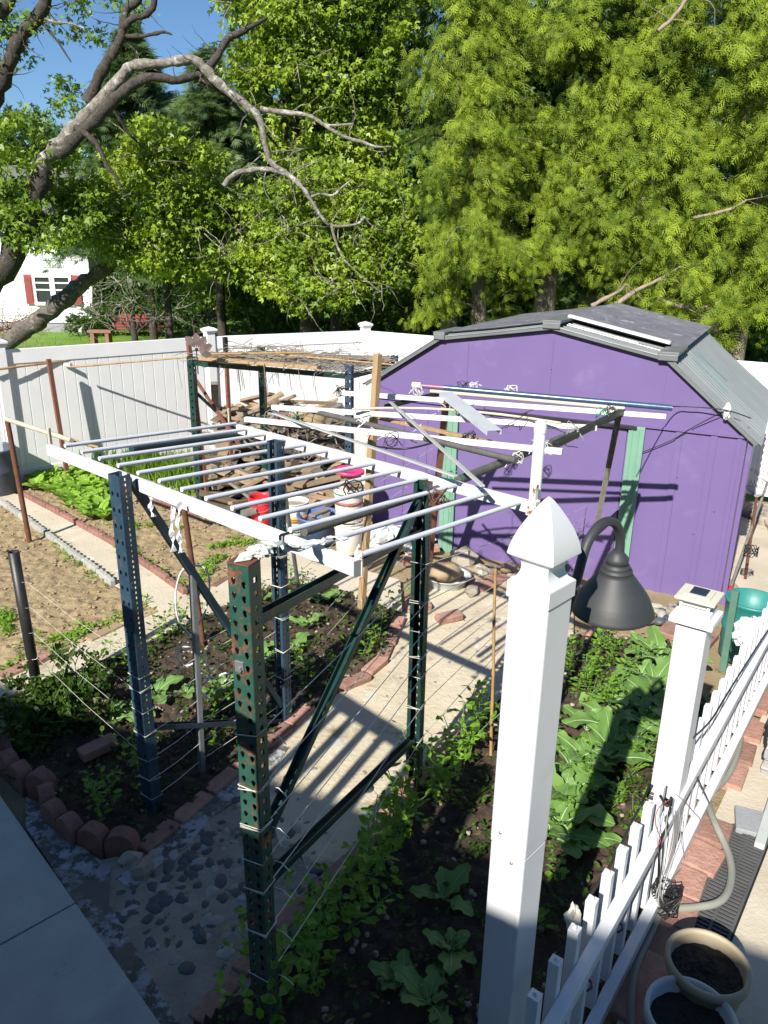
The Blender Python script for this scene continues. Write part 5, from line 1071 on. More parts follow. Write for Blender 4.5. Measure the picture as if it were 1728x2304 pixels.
for x, y, r, h, mm, lb in ((1594, 2162, .163, .30, m_potA, 'large tan flower pot of dark soil behind the pale pot'), (1556, 2282, .168, .28, m_potB, 'large pale grey flower pot of dark soil at the bottom edge')):
    c = P(x, y, h); c.z = 0; t = thing('flower_pot', c, lb, 'flower pot')
    g = G(); g.lathe([(0, 0), (r*.70, 0), (r*.72, .01), (r*.93, h-.05), (r*.94, h-.048), (r, h-.045), (r, h-.004), (r-.004, h), (r-.016, h), (r-.02, h-.02), (r*.84, h-.10), (0, h-.10)], 44, c); obj('pot', g, mm, t)
    g = G(); nn_ = 40; vs = [c+V(math.cos(2*math.pi*j/nn_)*(r*.89)*i/14, math.sin(2*math.pi*j/nn_)*(r*.89)*i/14, h-.062+rnd(-.007, .007)) for i in range(15) for j in range(nn_)]
    g.add(vs, [(i*nn_+j, i*nn_+(j+1) % nn_, (i+1)*nn_+(j+1) % nn_, (i+1)*nn_+j) for i in range(14) for j in range(nn_)]); obj('soil', g, m_potsoil, t)
# ================================================================== RIGHT SIDE: HOSE, GRATE, BRICKS
def curve(pts, per=6):
    out = []
    for i in range(len(pts)-1):
        p0, p1, p2, p3 = pts[max(i-1, 0)], pts[i], pts[i+1], pts[min(i+2, len(pts)-1)]
        for k in range(per): t = k/per; out.append(.5*((2*p1)+(p2-p0)*t+(2*p0-5*p1+4*p2-p3)*t*t+(3*p1-p0-3*p2+p3)*t**3))
    return out+[pts[-1]]
def z8(x, y, z): return P(1480+x/3.685, 1500+y/3.685, z)
g = G(); g.tube(curve([z8(890, -40, .06), z8(830, 110, .06), z8(740, 390, .06), z8(695, 480, .08)]), .024, 12); tag(obj('drain_hose', g, m_white), 'white painted pipe length lying along the pickets at the far end', 'pipe')
g = G(); g.tube(curve([z8(690, 490, .08), z8(680, 640, .07), z8(640, 780, .06), z8(570, 920, .06), z8(480, 1010, .07), z8(425, 1060, .09), z8(430, 1180, .12), z8(480, 1310, .12), z8(545, 1450, .09), z8(595, 1580, .07), z8(612, 1720, .06), z8(580, 1870, .06), z8(490, 1960, .06), z8(320, 1995, .06), z8(150, 2010, .06), z8(20, 2060, .06), P(1453, 2120, .06), P(1428, 2180, .06), P(1420, 2250, .06), P(1424, 2330, .06)]), .0185, 12); tag(obj('drain_hose', g, m_hose), 'grey drain hose snaking past the grate on the patio', 'hose')
ga, gb, gc = P(1682, 1922), P(1612, 2088), P(1655, 2100)
gd_ = (gb-ga); gl = gd_.length; gd_.normalize(); gw = .17; gx = V(gd_.y, -gd_.x, 0)*-1
if gx.x < 0: gx = -gx
t = thing('drain_grate', (ga+gb)/2, 'slotted grey drain grate set in the patio, hose across it', 'grate'); gm = (ga+gb)/2-gx*.02; RG = Matrix((gd_, V(-gd_.y, gd_.x, 0), V(0, 0, 1))).transposed()
g = G(); g.box(gm+V(0, 0, .026), (gl+.3, gw+.03, .012), RG); obj('recess', g, m_hole, t)
g = G(); n = 34
for k in range(n): g.box(gm+gd_*((k+.5)/n-.5)*(gl+.28)+V(0, 0, .036), (.011, gw, .008), RG)
for s in (-1, 0, 1): g.box(gm+gx*s*(gw/2)+V(0, 0, .0365), (gl+.29, .012, .010), RG)
obj('grille', g, m_grate, t)
ang = math.atan2(FDIR.y, FDIR.x)
for x, y, l, w, lb in ((1540, 2000, .20, .17, 'pinkish patio brick nearest the tangle of wires'), (1578, 1945, .21, .18, 'pinkish patio brick with pale spots, second from the wire tangle'), (1600, 1885, .20, .18, 'pinkish patio brick third from the wire tangle'), (1640, 1755, .24, .17, 'pinkish brick in the hose bend, near one'), (1664, 1705, .22, .16, 'pinkish brick in the hose bend, far one'), (1686, 1655, .24, .15, 'brick with a weed at its edge beside the block wall'), (1706, 1592, .26, .15, 'farthest patio brick beside the block wall'), (1480, 2128, .20, .18, 'dark shaded brick left of the tan flower pot'), (1455, 2200, .20, .18, 'dark shaded brick left of the pale flower pot, upper'), (1425, 2275, .20, .18, 'dark shaded brick left of the pale flower pot, lower'), (1520, 2066, .20, .18, 'shaded brick between wire tangle and tan flower pot')):
    g = G(); g.box((0, 0, .03), (l, w, .06)); o = obj('patio_brick', g, m_brick, bevel=.008, base=(0, 0, 0)); p = P(x, y); o.location = (p.x, p.y, -.002+rnd(-.002, .004)); o.rotation_euler = (0, 0, ang+rnd(-.08, .08)); tag(o, lb, 'brick')
g = G(); g.box((0, 0, .025), (.20, .15, .05)); o = obj('patio_block', g, m_block, bevel=.005, base=(0, 0, 0)); p = P(1684, 1865); o.location = (p.x, p.y, .012); o.rotation_euler = (0, 0, ang+.25); tag(o, 'flat grey block with pale crumbs above the drain grate', 'block')
bw = P(1700, 1748); t = thing('block_wall', bw, 'low wall of grey blocks and pale mortar at the right edge', 'wall'); RB = Matrix((FDIR, FN*-1, V(0, 0, 1))).transposed()
g = G(); g2 = G(); z = 0
for k in range(6):
    hh = .052
    for j in range(6): g.box(bw+FDIR*(.16+j*.31+(.05 if k % 2 else 0))+FN*(.17)+V(0, 0, z+hh/2), (.30, .30+rnd(-.01, .01), hh), RB)
    g2.box(bw+FDIR*.95+FN*.17+V(0, 0, z+hh+.009), (1.85, .31+rnd(-.02, .01), .0176), RB); z += hh+.018
obj('block_course', g, m_block, t, .004); obj('mortar', g2, M('pale_mortar', (.48, .45, .40), (.36, .33, .29), 9, .9, .5, 30), t, .004)
rod('timber_strip', P(1708, 1905, .05), P(1740, 1800, .05), .05, .04, m_potB, 'pale timber strip lying on the patio at the right edge', 'timber')
# rakes against the far fence
ra = P(1641, 1330, .06); rb = PY(1726, 1088, 8.3)
for (a, b, lb, mm) in ((ra, rb, 'wooden handled rake with red tip leaning beside the shed corner', m_greywood), (P(1677, 1300, .05), PY(1702, 1120, 7.9), 'rusty handled rake leaning in front of the wooden one', m_rust)):
    t = thing('rake', a, lb, 'rake'); g = G(); g.tube([a, b], .014, 8); obj('handle', g, mm, t); d = (b-a).normalized(); r = d.cross(V(0, 0, 1)).normalized(); u = r.cross(d)
    g = G()
    for k in range(13):
        s = (k-6)/6; g.tube([b, b+d*.22+r*s*.16, b+d*.33+r*s*.25, b+d*.33+r*s*.25+u*-.05], .003, 5, cap=False)
    g.tube([b+d*.2+r*-.15, b+d*.2+r*.15], .004, 5); obj('tines', g, m_wire, t)
    if mm is m_greywood: g = G(); g.tube([a-d*.02, a+d*.07], .019, 8); obj('tip', g, m_red, t)
rod('handle_stub', P(1703, 1330, .35), P(1716, 1366, .30), .025, .025, m_black, 'black handle end poking up beside the teal barrel', 'handle')
g = G()
for k in range(5): a0 = P(1690, 1240, .45); pts = [a0+V(math.cos(a+k)*.06, math.sin(a+k)*.05, math.sin(a*2+k)*.05) for a in [6.28*i/10 for i in range(11)]]; g.tube(pts, .004, 5, cap=False)
tag(obj('wire_coil', g, m_black), 'black wire coil hung on the leaning rakes', 'wire')
for k in range(5): pass
g = G(); p = P(1640, 1150); 
stones(7, lambda k: (P(1700+10*k, 1165+6*k), 0.02), [m_stone], 'pale stone block at the foot of the far fence right of the shed', 'stones at the right end of the fence', .10, .16)
# ================================================================== WOOD PILE
pc = P(620, 1075)
def plank(a, b, w, h, mm, label='weathered plank in the jumbled wood pile', roll=0):
    d = (b-a).normalized(); u = V(rnd(-.3, .3), rnd(-.3, .3), 1); g = G(); g.bar(a, b, w, h, u); tag(obj('plank', g, mm, bevel=.003), label, 'plank', 'planks of the wood pile' if label.startswith('weath') else None)
for (xa, ya, za, xb, yb, zb, w, h, lb) in ((527, 945, .60, 636, 885, .95, .13, .045, 'thick grey plank sloping up on top of the wood pile'), (450, 925, .55, 585, 912, .68, .11, .045, 'long grey plank at the left side of the wood pile'), (500, 912, .62, 612, 886, .92, .12, .04, 'brown plank behind the thick sloping one'), (580, 925, .60, 664, 890, .85, .15, .04, 'striped grey board at the back of the wood pile'), (545, 960, .45, 612, 915, .80, .14, .03, 'pale broad board under the thick sloping plank'), (480, 945, .45, 590, 925, .62, .11, .04, 'dark underside plank in the middle of the pile'), (705, 1050, .25, 790, 960, .62, .17, .035, 'broad brown board leaning towards the green lidded bucket'), (690, 990, .40, 770, 950, .65, .10, .03, 'grey board crossing behind the plastic strip')):
    plank(P(xa, ya, za), P(xb, yb, zb), w, h, m_wood, lb)
g = G(); mc = P(615, 1085); n_ = 26
vs = [(mc.x+math.cos(2*math.pi*j/n_)*1.25*i/8*(1+rnd(-.06, .06)), mc.y+.25+math.sin(2*math.pi*j/n_)*1.0*i/8, .50*(1-(i/8)**2)+rnd(-.05, .05)*(1 if i < 8 else 0)) for i in range(9) for j in range(n_)]
g.add(vs, [(i*n_+j, i*n_+(j+1) % n_, (i+1)*n_+(j+1) % n_, (i+1)*n_+j) for i in range(8) for j in range(n_)]); tag(obj('debris_mound', g, m_soil), 'brown mound of earth and rotten wood under the jumbled planks', 'mound')
for k in range(150):
    x, y = rnd(448, 785), rnd(900, 1165); zz = .10+max(0, (1130-y)/230)*.70*max(.25, 1-((x-600)/230)**2)+rnd(-.05, .08); c = P(x, y, zz); a = rnd(0, 3.14); L = rnd(.3, 1.2)
    d = V(math.cos(a), math.sin(a), rnd(-.4, .4)); d.normalize(); plank(c-d*L/2, c+d*L/2, rnd(.06, .14), rnd(.02, .05), random.choice((m_wood, m_wood, m_greywood, m_wood2 if k % 6 == 0 else m_wood)))
for k in range(12):
    x, y = rnd(470, 700), rnd(1000, 1130); c = P(x, y); c.z = rnd(.08, .4); a = rnd(0, 3.14); L = rnd(.2, .5); d = V(math.cos(a), math.sin(a), rnd(-.2, .2)); r = rnd(.04, .08)
    g = G(); g.tube([c-d*L/2, c, c+d*L/2], [r, r*.97, r], 12); tag(obj('log', g, m_tan), 'short cut log among the jumbled planks', 'log', 'logs of the wood pile')
g = G()
twigs(g, [tuple(P(rnd(620, 760), rnd(960, 1010), rnd(.35, .7))) for _ in range(12)], 60, .55, .009)
tag(obj('brushwood', g, m_twig), 'heap of dry twigs on the right part of the wood pile', 'brushwood')
g = G(); g.rock(P(690, 950, .6), (.28, .2, .12), rough=.29, seg=(12, 8)); tag(obj('soil_clod', g, m_dry), 'brown clod of earth and roots on the wood pile', 'clod')
# ================================================================== STRINGS, WIRES, CLOTHS
def cord(pts, r, mat, name, label, cat='string', group=None, sm=True):
    g = G(); g.tube(curve(pts) if sm and len(pts) > 2 else pts, r, 5, cap=False); return tag(obj(name, g, mat), label, cat, group)
def wrap(g, p, d, w, dd, z, turns=1, r=.002):
    e = V(-d.y, d.x, 0); pts = []
    for k in range(turns):
        zz = z+rnd(-.006, .006)*k
        for a, b in ((-1, 1), (1, 1), (1, -1), (-1, -1)): pts.append(p+e*(a*(w/2+.003))+d*(b*(dd/2+.003))+V(0, 0, zz+rnd(-.012, .008)))
    pts.append(pts[0]); g.tube(pts, r, 5, cap=False)
gS = 'garden strings stretched between the posts'
for i, y in enumerate((1640, 1760, 1850, 1925, 1985, 2080, 2180)):
    z = zat(G1, y); a = G1+gd*.03+V(.03, -.02, z); b = G2+gd*.0+V(.045, 0, z*.98+.02); c = prb+V(0, 0, z*.42+.02); m1 = (a+b)/2-V(0, 0, rnd(.0, .02)); m2 = (b+c)/2-V(0, 0, rnd(.01, .04))
    g = G(); g.tube([a, m1, b, m2, c], .0021, 5, cap=False); wrap(g, G1, -gd, .08, .072, z, 1+(i % 3), .0022); wrap(g, G2, gd, .08, .072, z, 1+(i % 2), .002)
    e = a+V(.02, -.03, 0); g.tube([e, e+V(.03, -.03, .02), e+V(.06, -.02, -.03)], .002, 4, cap=False)
    tag(obj('string', g, m_string), 'white string stretched from the near green column towards the shed', 'string', gS+' on the right')
for i, y in enumerate((1515, 1545, 1592, 1645, 1700, 1745, 1785)):
    z = zat(B1, y); a = B1+V(.03, -.02, z); m1 = msp+V(0, 0, z*.99); b = B2+V(-.03, 0, z)
    g = G(); g.tube([a, (a+m1)/2-V(0, 0, .008), m1, (m1+b)/2-V(0, 0, .01), b], .0020, 5, cap=False); wrap(g, B1, -bd, .085, .066, z, 1+(i % 2), .002)
    tag(obj('string', g, m_string), 'white string from the near blue column to the far blue column', 'string', gS+' between the blue columns')
for i, z in enumerate((.92, .74, .55, .36)):
    a = bp+V(.02, 0, z); b = B1+V(-.03, 0, z*1.05); g = G(); g.tube([a, (a+b)/2-V(0, 0, .02), b], .0012, 5, cap=False); wrap(g, bp, V(0, -1, 0), .07, .07, z, 1, .0018); tag(obj('string', g, m_string), 'thin string from the short black post to the near blue column', 'string', gS+' on the left')
for i, z in enumerate((.35, .55, .78, 1.0, 1.2)):
    a = B2+V(.03, 0, z); b = wsb+V(0, -.02, z*1.02); g = G(); g.tube([a, (a+b)/2-V(0, 0, .015), b, P(965, 1272)+V(0, 0, z)], .0016, 5, cap=False); wrap(g, B2, bd, .085, .07, z, 2, .0018); wrap(g, wsb, V(0, -1, 0), .056, .05, z, 1, .002)
    tag(obj('string', g, m_string), 'thin string from the far blue column to the wooden stake', 'string', gS+' near the wooden stake')
def z1(x, y, Y): return PY(x/2.765, 1200+y/2.765, Y)
YC = 3.95
cord([z1(x, y, YC) for x, y in ((1240, 385), (1235, 300), (1200, 215), (1130, 235), (1092, 380), (1110, 540), (1180, 630), (1222, 690), (1190, 705), (1125, 710), (1105, 765), (1150, 822), (1215, 800), (1240, 750), (1272, 790), (1306, 860), (1300, 892), (1330, 900), (1400, 870), (1432, 888), (1400, 920))], .0055, m_bag, 'white_cable', 'white cable in loose loops hung on the angle stake, larger loop', 'cable')
cord([z1(x, y, YC+.02) for x, y in ((1175, 205), (1262, 208), (1304, 290), (1285, 460), (1235, 570), (1216, 690), (1240, 760), (1240, 860), (1262, 895), (1300, 905), (1245, 965), (1265, 1000), (1315, 1040))], .0055, m_bag, 'white_cable', 'white cable dangling in a crooked tail from the angle stake', 'cable')
def ribbon(pts, w, mat, name, label, cat='cloth strip'):
    c = curve(pts, 5); g = G(); vs = []
    for i, p in enumerate(c): a = .9*math.sin(i*1.1+rnd(-.4, .4)); ww = w*(.7+.4*math.sin(i*.8)); d = V(math.cos(a), math.sin(a), 0); vs += [p-d*ww, p+V(0, 0, .008*math.sin(i*2)), p+d*ww]
    g.add(vs, [f for i in range(len(c)-1) for f in ((3*i, 3*i+1, 3*i+4, 3*i+3), (3*i+1, 3*i+2, 3*i+5, 3*i+4))]); return tag(obj(name, g, mat, solid=.004), label, cat)
def on_rail(t, z=0): return LA+(LB_-LA)*t+V(0, -.02, z)
def rib_(px, py0, py1, t0, lb, w=.018):
    a = P(px, py0, LZ1); n = 5; ribbon([a+V(rnd(-.01, .01), -.025, -(k/n)*(zat(V(a.x, a.y, 0), py0)-zat(V(a.x, a.y, 0), py1))) for k in range(n+1)], w, m_bag, 'cloth_strip', lb)
rib_(340, 1082, 1158, .3, 'knotted white cloth strip hanging from the ladder rail, leftmost of three', .014)
rib_(386, 1095, 1236, .38, 'long white cloth strip hanging from the ladder rail, middle of three', .016)
rib_(402, 1125, 1238, .4, 'white cloth strip with knotted end on the ladder rail, rightmost of three', .014)
crumple('plastic_bag', P(585, 1240, 2.08), (.035, .032, .018), m_bagprint, 'leaf printed plastic lump resting on the rusty green column top')
ribbon([P(545, 1262, 2.06), P(575, 1240, 2.07), P(610, 1222, 2.05), P(640, 1222, 2.0), P(668, 1238, 1.97), P(700, 1225, 1.95), P(735, 1212, 1.95), P(768, 1212, 1.93)], .035, m_bagprint, 'bag_tie', 'leaf printed plastic bag twisted round the ladder rail above the rusty green column', 'bag')
ribbon([P(548, 1268, 2.05), P(535, 1300, 1.95), P(532, 1340, 1.85), P(534, 1378, 1.78)], .02, m_bag, 'bag_tie', 'torn white plastic hanging down left of the rusty green column', 'bag')
g = G(); p = P(640, 1205, LZ1); dr = (LB_-LA).normalized(); nr_ = V(-dr.y, dr.x, 0)
g.tube([p+nr_*-.02+V(0, 0, .006), p+nr_*.02+V(0, 0, .006), p+nr_*.022-V(0, 0, .066), p+nr_*-.022-V(0, 0, .066), p+nr_*-.022+V(0, 0, .006)], .006, 6); tag(obj('strap', g, m_black), 'black rubber strap round the ladder rail near the printed bag', 'strap')
g = G(); p = P(585, 1225, 1.93); g.tube([p-V(.02, .01, 0), p+V(.02, .01, -.02)], .011, 8); tag(obj('bottle_stub', g, m_gband), 'bit of green plastic behind the printed bag', 'plastic')
for (x, y, z, n, mm, lb) in ((1217, 1005, 1.9, 5, m_bag, 'white cord lashing round the pipe post and crossbar'), (1165, 1030, 1.86, 3, m_string, 'white cord lashing on the thick dark crossbar'), (1290, 968, 1.9, 4, m_wire, 'grey wire lashing on the black square bar'), (1375, 925, 1.92, 4, m_black, 'black wire lashing at the head of the prop pole'), (1065, 870, 1.95, 5, m_bag, 'tangled pale string bundle on the blue pipe'), (1040, 872, 1.95, 5, m_black, 'black wire bundle on the blue pipe'), (818, 950, 1.86, 4, m_bag, 'white string knot on the trellis beside the wooden stake'), (1352, 928, 1.93, 3, m_gband, 'green wire loop on the top white strip'), (1025, 1073, 1.82, 3, m_gband, 'green wire loop on the far ladder rail'), (880, 990, 1.86, 3, m_black, 'black tie on the white strip over the stake'), (940, 880, 1.94, 4, m_string, 'pale string loops hanging at the left end of the blue pipe'), (1150, 880, 1.95, 3, m_string, 'pale string loop at the middle of the blue pipe'), (1055, 985, 1.86, 4, m_black, 'black tie crossing strip and orange wood'), (770, 880, 1.9, 6, m_black, 'black wire tangle on the blue shelf column'), (610, 940, 1.84, 7, m_wire, 'grey wire tangle at the far corner of the ladder frame'), (640, 945, 1.82, 5, m_pink, 'pink wire tangle on the far corner of the trellis'), (652, 940, 1.85, 3, m_gband, 'green wire tangle beside the pink wires'), (795, 1100, 1.84, 3, m_black, 'black tie round ladder rung and dark pipe'), (985, 1120, 1.8, 4, m_rust, 'rusty wire loops at the head of the rear green column')):
    g = G(); c = P(x, y, z)
    for k in range(n): ph = rnd(0, 6); s = rnd(.02, .05); pts = [c+V(math.cos(a+ph)*s, math.sin(a+ph)*s*.5, math.sin(a*1.0)*s+rnd(-.008, .008)) for a in [6.9*i/9 for i in range(10)]]; g.tube(pts+[pts[-1]+V(rnd(-.06, .06), 0, -rnd(.0, .09))], rnd(.002, .004), 5, cap=False)
    tag(obj('wire_tie', g, mm), lb, 'tie')
def shp_(x, y, out=.03): u, z = ons(x, y); return sp(u, z, out)
cord([P(1400, 905, 1.93), shp_(1513, 905, .2), shp_(1560, 912, .08), shp_(1635, 918, .10), shp_(1690, 940, .02)], .005, m_black, 'black_cable', 'black cable from the prop pole head to the shed eave', 'cable')
cord([shp_(1440, 1018), shp_(1510, 990), shp_(1560, 960), shp_(1637, 918, .08)], .004, m_black, 'black_cable', 'black cable sagging across the shed front to the white tie', 'cable')
crumple('cloth_tie', shp_(1637, 922, .06), (.03, .03, .06), m_bag, 'white rag tied to the right roof edge of the shed', 'rag', 6)
cord([P(820, 1000, 1.80), P(900, 1010, 1.84), P(960, 1000, 1.86), P(1000, 985, 1.87)], .006, m_black, 'black_cable', 'black cable swinging between wooden stake and trellis pipe', 'cable')
cord([P(600, 955, 1.80), P(700, 965, 1.82), P(790, 945, 1.84), P(850, 930, 1.86)], .005, m_twig, 'dry_vine', 'single dry vine lying along the plastic strip', 'vine')
for k in range(14):
    x = rnd(650, 1330); y = 905+(x-650)*.07+rnd(-5, 60); c = P(x, y, rnd(1.82, 1.9)); pts = [c]; 
    for j in range(4): pts.append(pts[-1]+V(rnd(-.06, .12), rnd(-.05, .12), rnd(-.05, .05)))
    cord(pts, .0028, random.choice((m_wire, m_string, m_black)), 'wire_tie', 'loose bit of wire hanging on the trellis strips', 'wire', 'loose wires on the trellis')
# cords on the picket fence
def onf(x, y, off=0.0):
    o = FD0+FN*off; r = ray(x, y); t = (o-EYE).dot(FN)/r.dot(FN); return EYE+r*t
def z6(x, y, off=.06): return onf(1100+x/2.642, 1700+y/2.642, off)
g = G()
for dz in (0, -.022, -.035):
    pts = []
    for a, b in ((-1, -1), (1, -1), (1, 1), (-1, 1), (-1, -1)): pts.append(SP+FDIR*(a*.069)+FN*(b*.069)+V(0, 0, zat(SP, 1775)+dz+rnd(-.008, .008)))
    g.tube(pts, .007, 6)
tag(obj('strap', g, m_black), 'black straps wound round the solar post above the pickets', 'strap')
cord([z6(x, y, .07) for x, y in ((1020, 240), (1060, 300), (1085, 250), (1075, 330), (1050, 380), (1060, 420), (1030, 480), (1015, 540), (1010, 700), (1000, 780), (1030, 850))], .006, m_black, 'black_cable', 'thick black cord hanging in front of the solar post', 'cable')
cord([z6(x, y, .08) for x, y in ((1080, 260), (1010, 310), (990, 400), (1020, 500), (990, 560))], .0018, m_red, 'red_wire', 'thin red wire looping down the picket fence', 'wire')
cord([z6(x, y, .08) for x, y in ((1110, 230), (1160, 270), (1210, 330), (1250, 370), (1258, 395))], .0018, m_red, 'red_wire', 'thin red wire curling off to the right of the solar post', 'wire')
for k in range(7):
    x0 = 1020+k*22; cord([z6(x0, 300+rnd(0, 60), .075), z6(x0-10+rnd(-25, 25), 480, .08), z6(x0-20+rnd(-30, 30), 650, .075), z6(1020+rnd(-30, 30), 830, .08), z6(1030+rnd(-20, 40), 900, .09)], .0014, random.choice((m_wire, m_string)), 'grey_wire', 'grey wire hanging down the solar post into the tangle', 'wire', 'grey wires on the solar post')
g = G(); c = z6(1050, 850, .08)
for k in range(16): ph = rnd(0, 6); s = rnd(.03, .07); pts = [c+V(math.cos(a+ph)*s, math.sin(a+ph)*s, math.sin(a*1.4+k)*s) for a in [7*i/9 for i in range(10)]]; g.tube(pts, .003, 5, cap=False)
tag(obj('wire_tangle', g, m_black), 'tangle of black wires at the foot of the solar post', 'wires')
cord([z6(x, y, .07) for x, y in ((1240, 130), (1300, 260), (1330, 350), (1320, 400), (1280, 470), (1250, 490))], .004, m_black, 'black_cable', 'black cable hanging right of the solar post to the ground', 'cable')
cord([z6(960, 170, -.05), z6(900, 300, -.08), z6(850, 395, -.08), z6(780, 540, -.08), z6(680, 720, -.06), z6(560, 890, -.06)], .006, m_black, 'black_cable', 'black cord strung along the garden side of the pickets', 'cable')
cord([onf(1560, 1660, .05), onf(1600, 1620, .055), onf(1640, 1555, .055), onf(1700, 1460, .055), onf(1740, 1400, .055)], .005, m_black, 'black_cable', 'black cable running along the picket rail beyond the solar post', 'cable')
for t in (-.86, -.53, .36, .52):
    p = FD0+FDIR*t; g = G(); zz = .34 if t < 0 else .62; pts = [p+FDIR*(math.cos(a)*.03)+FN*(math.sin(a)*.03)+V(0, 0, zz+.004*math.sin(a)) for a in [6.3*i/8 for i in range(9)]]; g.tube(pts, .005, 5); tag(obj('strap', g, m_black), 'black strap round a single picket', 'strap', 'black straps on single pickets')
crumple('rope_tuft', z6(500, 970, -.10), (.03, .03, .06), m_string, 'frayed pale rope end behind the low pickets', 'rope', 6)
cord([P(175, 1522, .05), P(230, 1490, .06), P(292, 1470, .05)], .02, m_black, 'edging_pipe', 'black pipe edging between shaded bed and path', 'pipe')
# ================================================================== VEGETABLES
def set_rnd(o, per):
    at = o.data.attributes.new('rnd', 'FLOAT', 'FACE'); vals = []
    for n in per: vals += [random.random()]*n
    vals += [0.5]*(len(o.data.polygons)-len(vals)); at.data.foreach_set('value', vals[:len(o.data.polygons)])
def blade(g, gr, az, L, W, el, droop, lobes, wav, pet=.25, cup=.25, nu=9, nv=6):
    """one broad leaf: petiole, blade with lobed wavy edge, paler rib"""
    d = V(math.cos(az), math.sin(az), 0); s = V(-d.y, d.x, 0); base = V(0, 0, .02); ph = rnd(0, 6); c = []
    for i in range(nu+1):
        t = i/nu; e = el-droop*(pet+(1-pet)*t)**1.5; c.append((d*math.cos(e)+V(0, 0, math.sin(e)))*L/nu)
    p = base+(d*math.cos(el)+V(0, 0, math.sin(el)))*L*pet; gr.tube([base, (base+p)/2, p], [.006, .005, .004], 5, cap=False); vs = []; spine = [p]
    for i in range(nu+1):
        t = i/nu; w = W*(math.sin(math.pi*min(1, t*.93+.05))**.62)*(1-.12*t); up = c[i].cross(s).normalized()*-1
        if up.z < 0: up = -up
        for j in range(nv+1):
            q = (j/nv-.5)*2; ww = w*(1+lobes*math.sin(t*16+ph+q*1.5)*abs(q)**2)
            vs.append(p+s*(q*ww)+up*(cup*W*q*q*.5+wav*W*math.sin(t*11+ph+3*q)*abs(q)**1.5)+V(rnd(-.002, .002), rnd(-.002, .002), rnd(-.002, .002)))
        if i < nu: p = p+c[i]; spine.append(p+up*.003)
    g.add(vs, [(i*(nv+1)+j, i*(nv+1)+j+1, (i+1)*(nv+1)+j+1, (i+1)*(nv+1)+j) for i in range(nu) for j in range(nv)], 0, True)
    gr.tube(spine, [.0045*(1-.9*i/len(spine)) for i in range(len(spine))], 4, cap=False); return nu*nv
def leafy(name, mat, ribm, n, L, W, el, droop, lobes, wav, cat, label, group, pet=.25):
    t = thing(name, (0, 0, 0), label, cat, group); g, gr = G(), G(); per = []; a = rnd(0, 6)
    for k in range(n): a += 2.4; f = rnd(.55, 1.2)*(1 if k < n-3 else .55); per.append(blade(g, gr, a, L*f, W*f, (el if k < n-3 else el+.4)+rnd(-.15, .2), droop*rnd(.7, 1.3), lobes, wav, pet))
    o = obj('leaves', g, mat, t); set_rnd(o, per); obj('leaf_ribs', gr, ribm, t); return t
def spread(protos, spots, smin, smax, label=None, group=None):
    for i, (x, y, *zz) in enumerate(spots):
        src = protos[i % len(protos)]; o = src if i < len(protos) else copy_tree(src); p = P(x, y, zz[0] if zz else .03); s = rnd(smin, smax)*(zz[1] if len(zz) > 1 else 1)
        o.location = (p.x, p.y, .02); o.scale = (s, s, s); o.rotation_euler = (rnd(-.1, .1), rnd(-.1, .1), rnd(0, 6.3))
        if label: o['label'] = label
        if group: o['group'] = group
lb = 'grey green broccoli plant with broad wavy leaves in the right bed'; gp_ = 'broccoli plants in the right bed'
br = [leafy('broccoli_plant', l_broc, l_rib, 7, .21, .066, .70, .95, .25, .17, 'broccoli plant', lb, gp_) for _ in range(4)]
bs = [(1000, 830), (1075, 855), (960, 955), (1040, 1000), (1110, 1040), (800, 1090), (930, 1095), (1045, 1130), (880, 1180), (665, 1240), (810, 1250), (935, 1290), (1010, 1240), (800, 1350), (575, 1440), (660, 1410), (780, 1440), (545, 1590), (690, 1570), (505, 1700), (520, 1770), (620, 1850), (480, 1840), (1150, 900)]
spread(br, [(1050+x/2.447, 1100+y/2.447+12, .12) for x, y in bs], .85, 1.15)
lb2 = 'broccoli plant with dark wavy leaves in the shaded near bed'; br2 = [copy_tree(br[0]), copy_tree(br[1])]
spread(br2, [(905, 2190, .1), (965, 2230, .1), (1015, 2120, .1), (1000, 2000, .1)], .65, .85, lb2, 'broccoli plants in the shaded near bed')
lb3 = 'young broccoli plant in the bed between path and far blue column'; br3 = [copy_tree(br[2]), copy_tree(br[3])]
spread(br3, [(640, 1345, .05), (712, 1352, .05), (765, 1345, .05), (690, 1405, .05), (560, 1410, .05), (545, 1560, .05), (500, 1545, .05), (590, 1480, .05), (420, 1560, .05), (350, 1560, .05), (300, 1600, .05), (250, 1620, .05), (230, 1570, .05), (660, 1460, .05)], .55, .85, lb3, 'young broccoli plants in the left bed')
le = [leafy('lettuce_plant', l_lettuce, l_stem, 11, .13, .052, .95, .75, .05, .07, 'lettuce plant', 'bright green lettuce plant in the sunny bed by the fence', 'lettuce plants in the sunny bed', .3) for _ in range(4)]
ls = []; lp2 = [(58, 1078), (150, 1052), (235, 1062), (248, 1120), (246, 1185), (200, 1185), (130, 1140), (75, 1105)]
pw = [P(*q) for q in lp2]; p2 = [(q.x, q.y) for q in pw]; xs = [q[0] for q in p2]; ys = [q[1] for q in p2]; y = min(ys)
while y < max(ys):
    x = min(xs)
    while x < max(xs):
        if inside(x, y, p2): ls.append((x+rnd(-.04, .04), y+rnd(-.04, .04)))
        x += .135
    y += .135
for i, (x, y) in enumerate(ls):
    o = le[i] if i < 4 else copy_tree(le[i % 4]); o.location = (x, y, .02); s = rnd(.8, 1.25); o.scale = (s, s, s); o.rotation_euler = (rnd(-.15, .15), rnd(-.15, .15), rnd(0, 6.3))
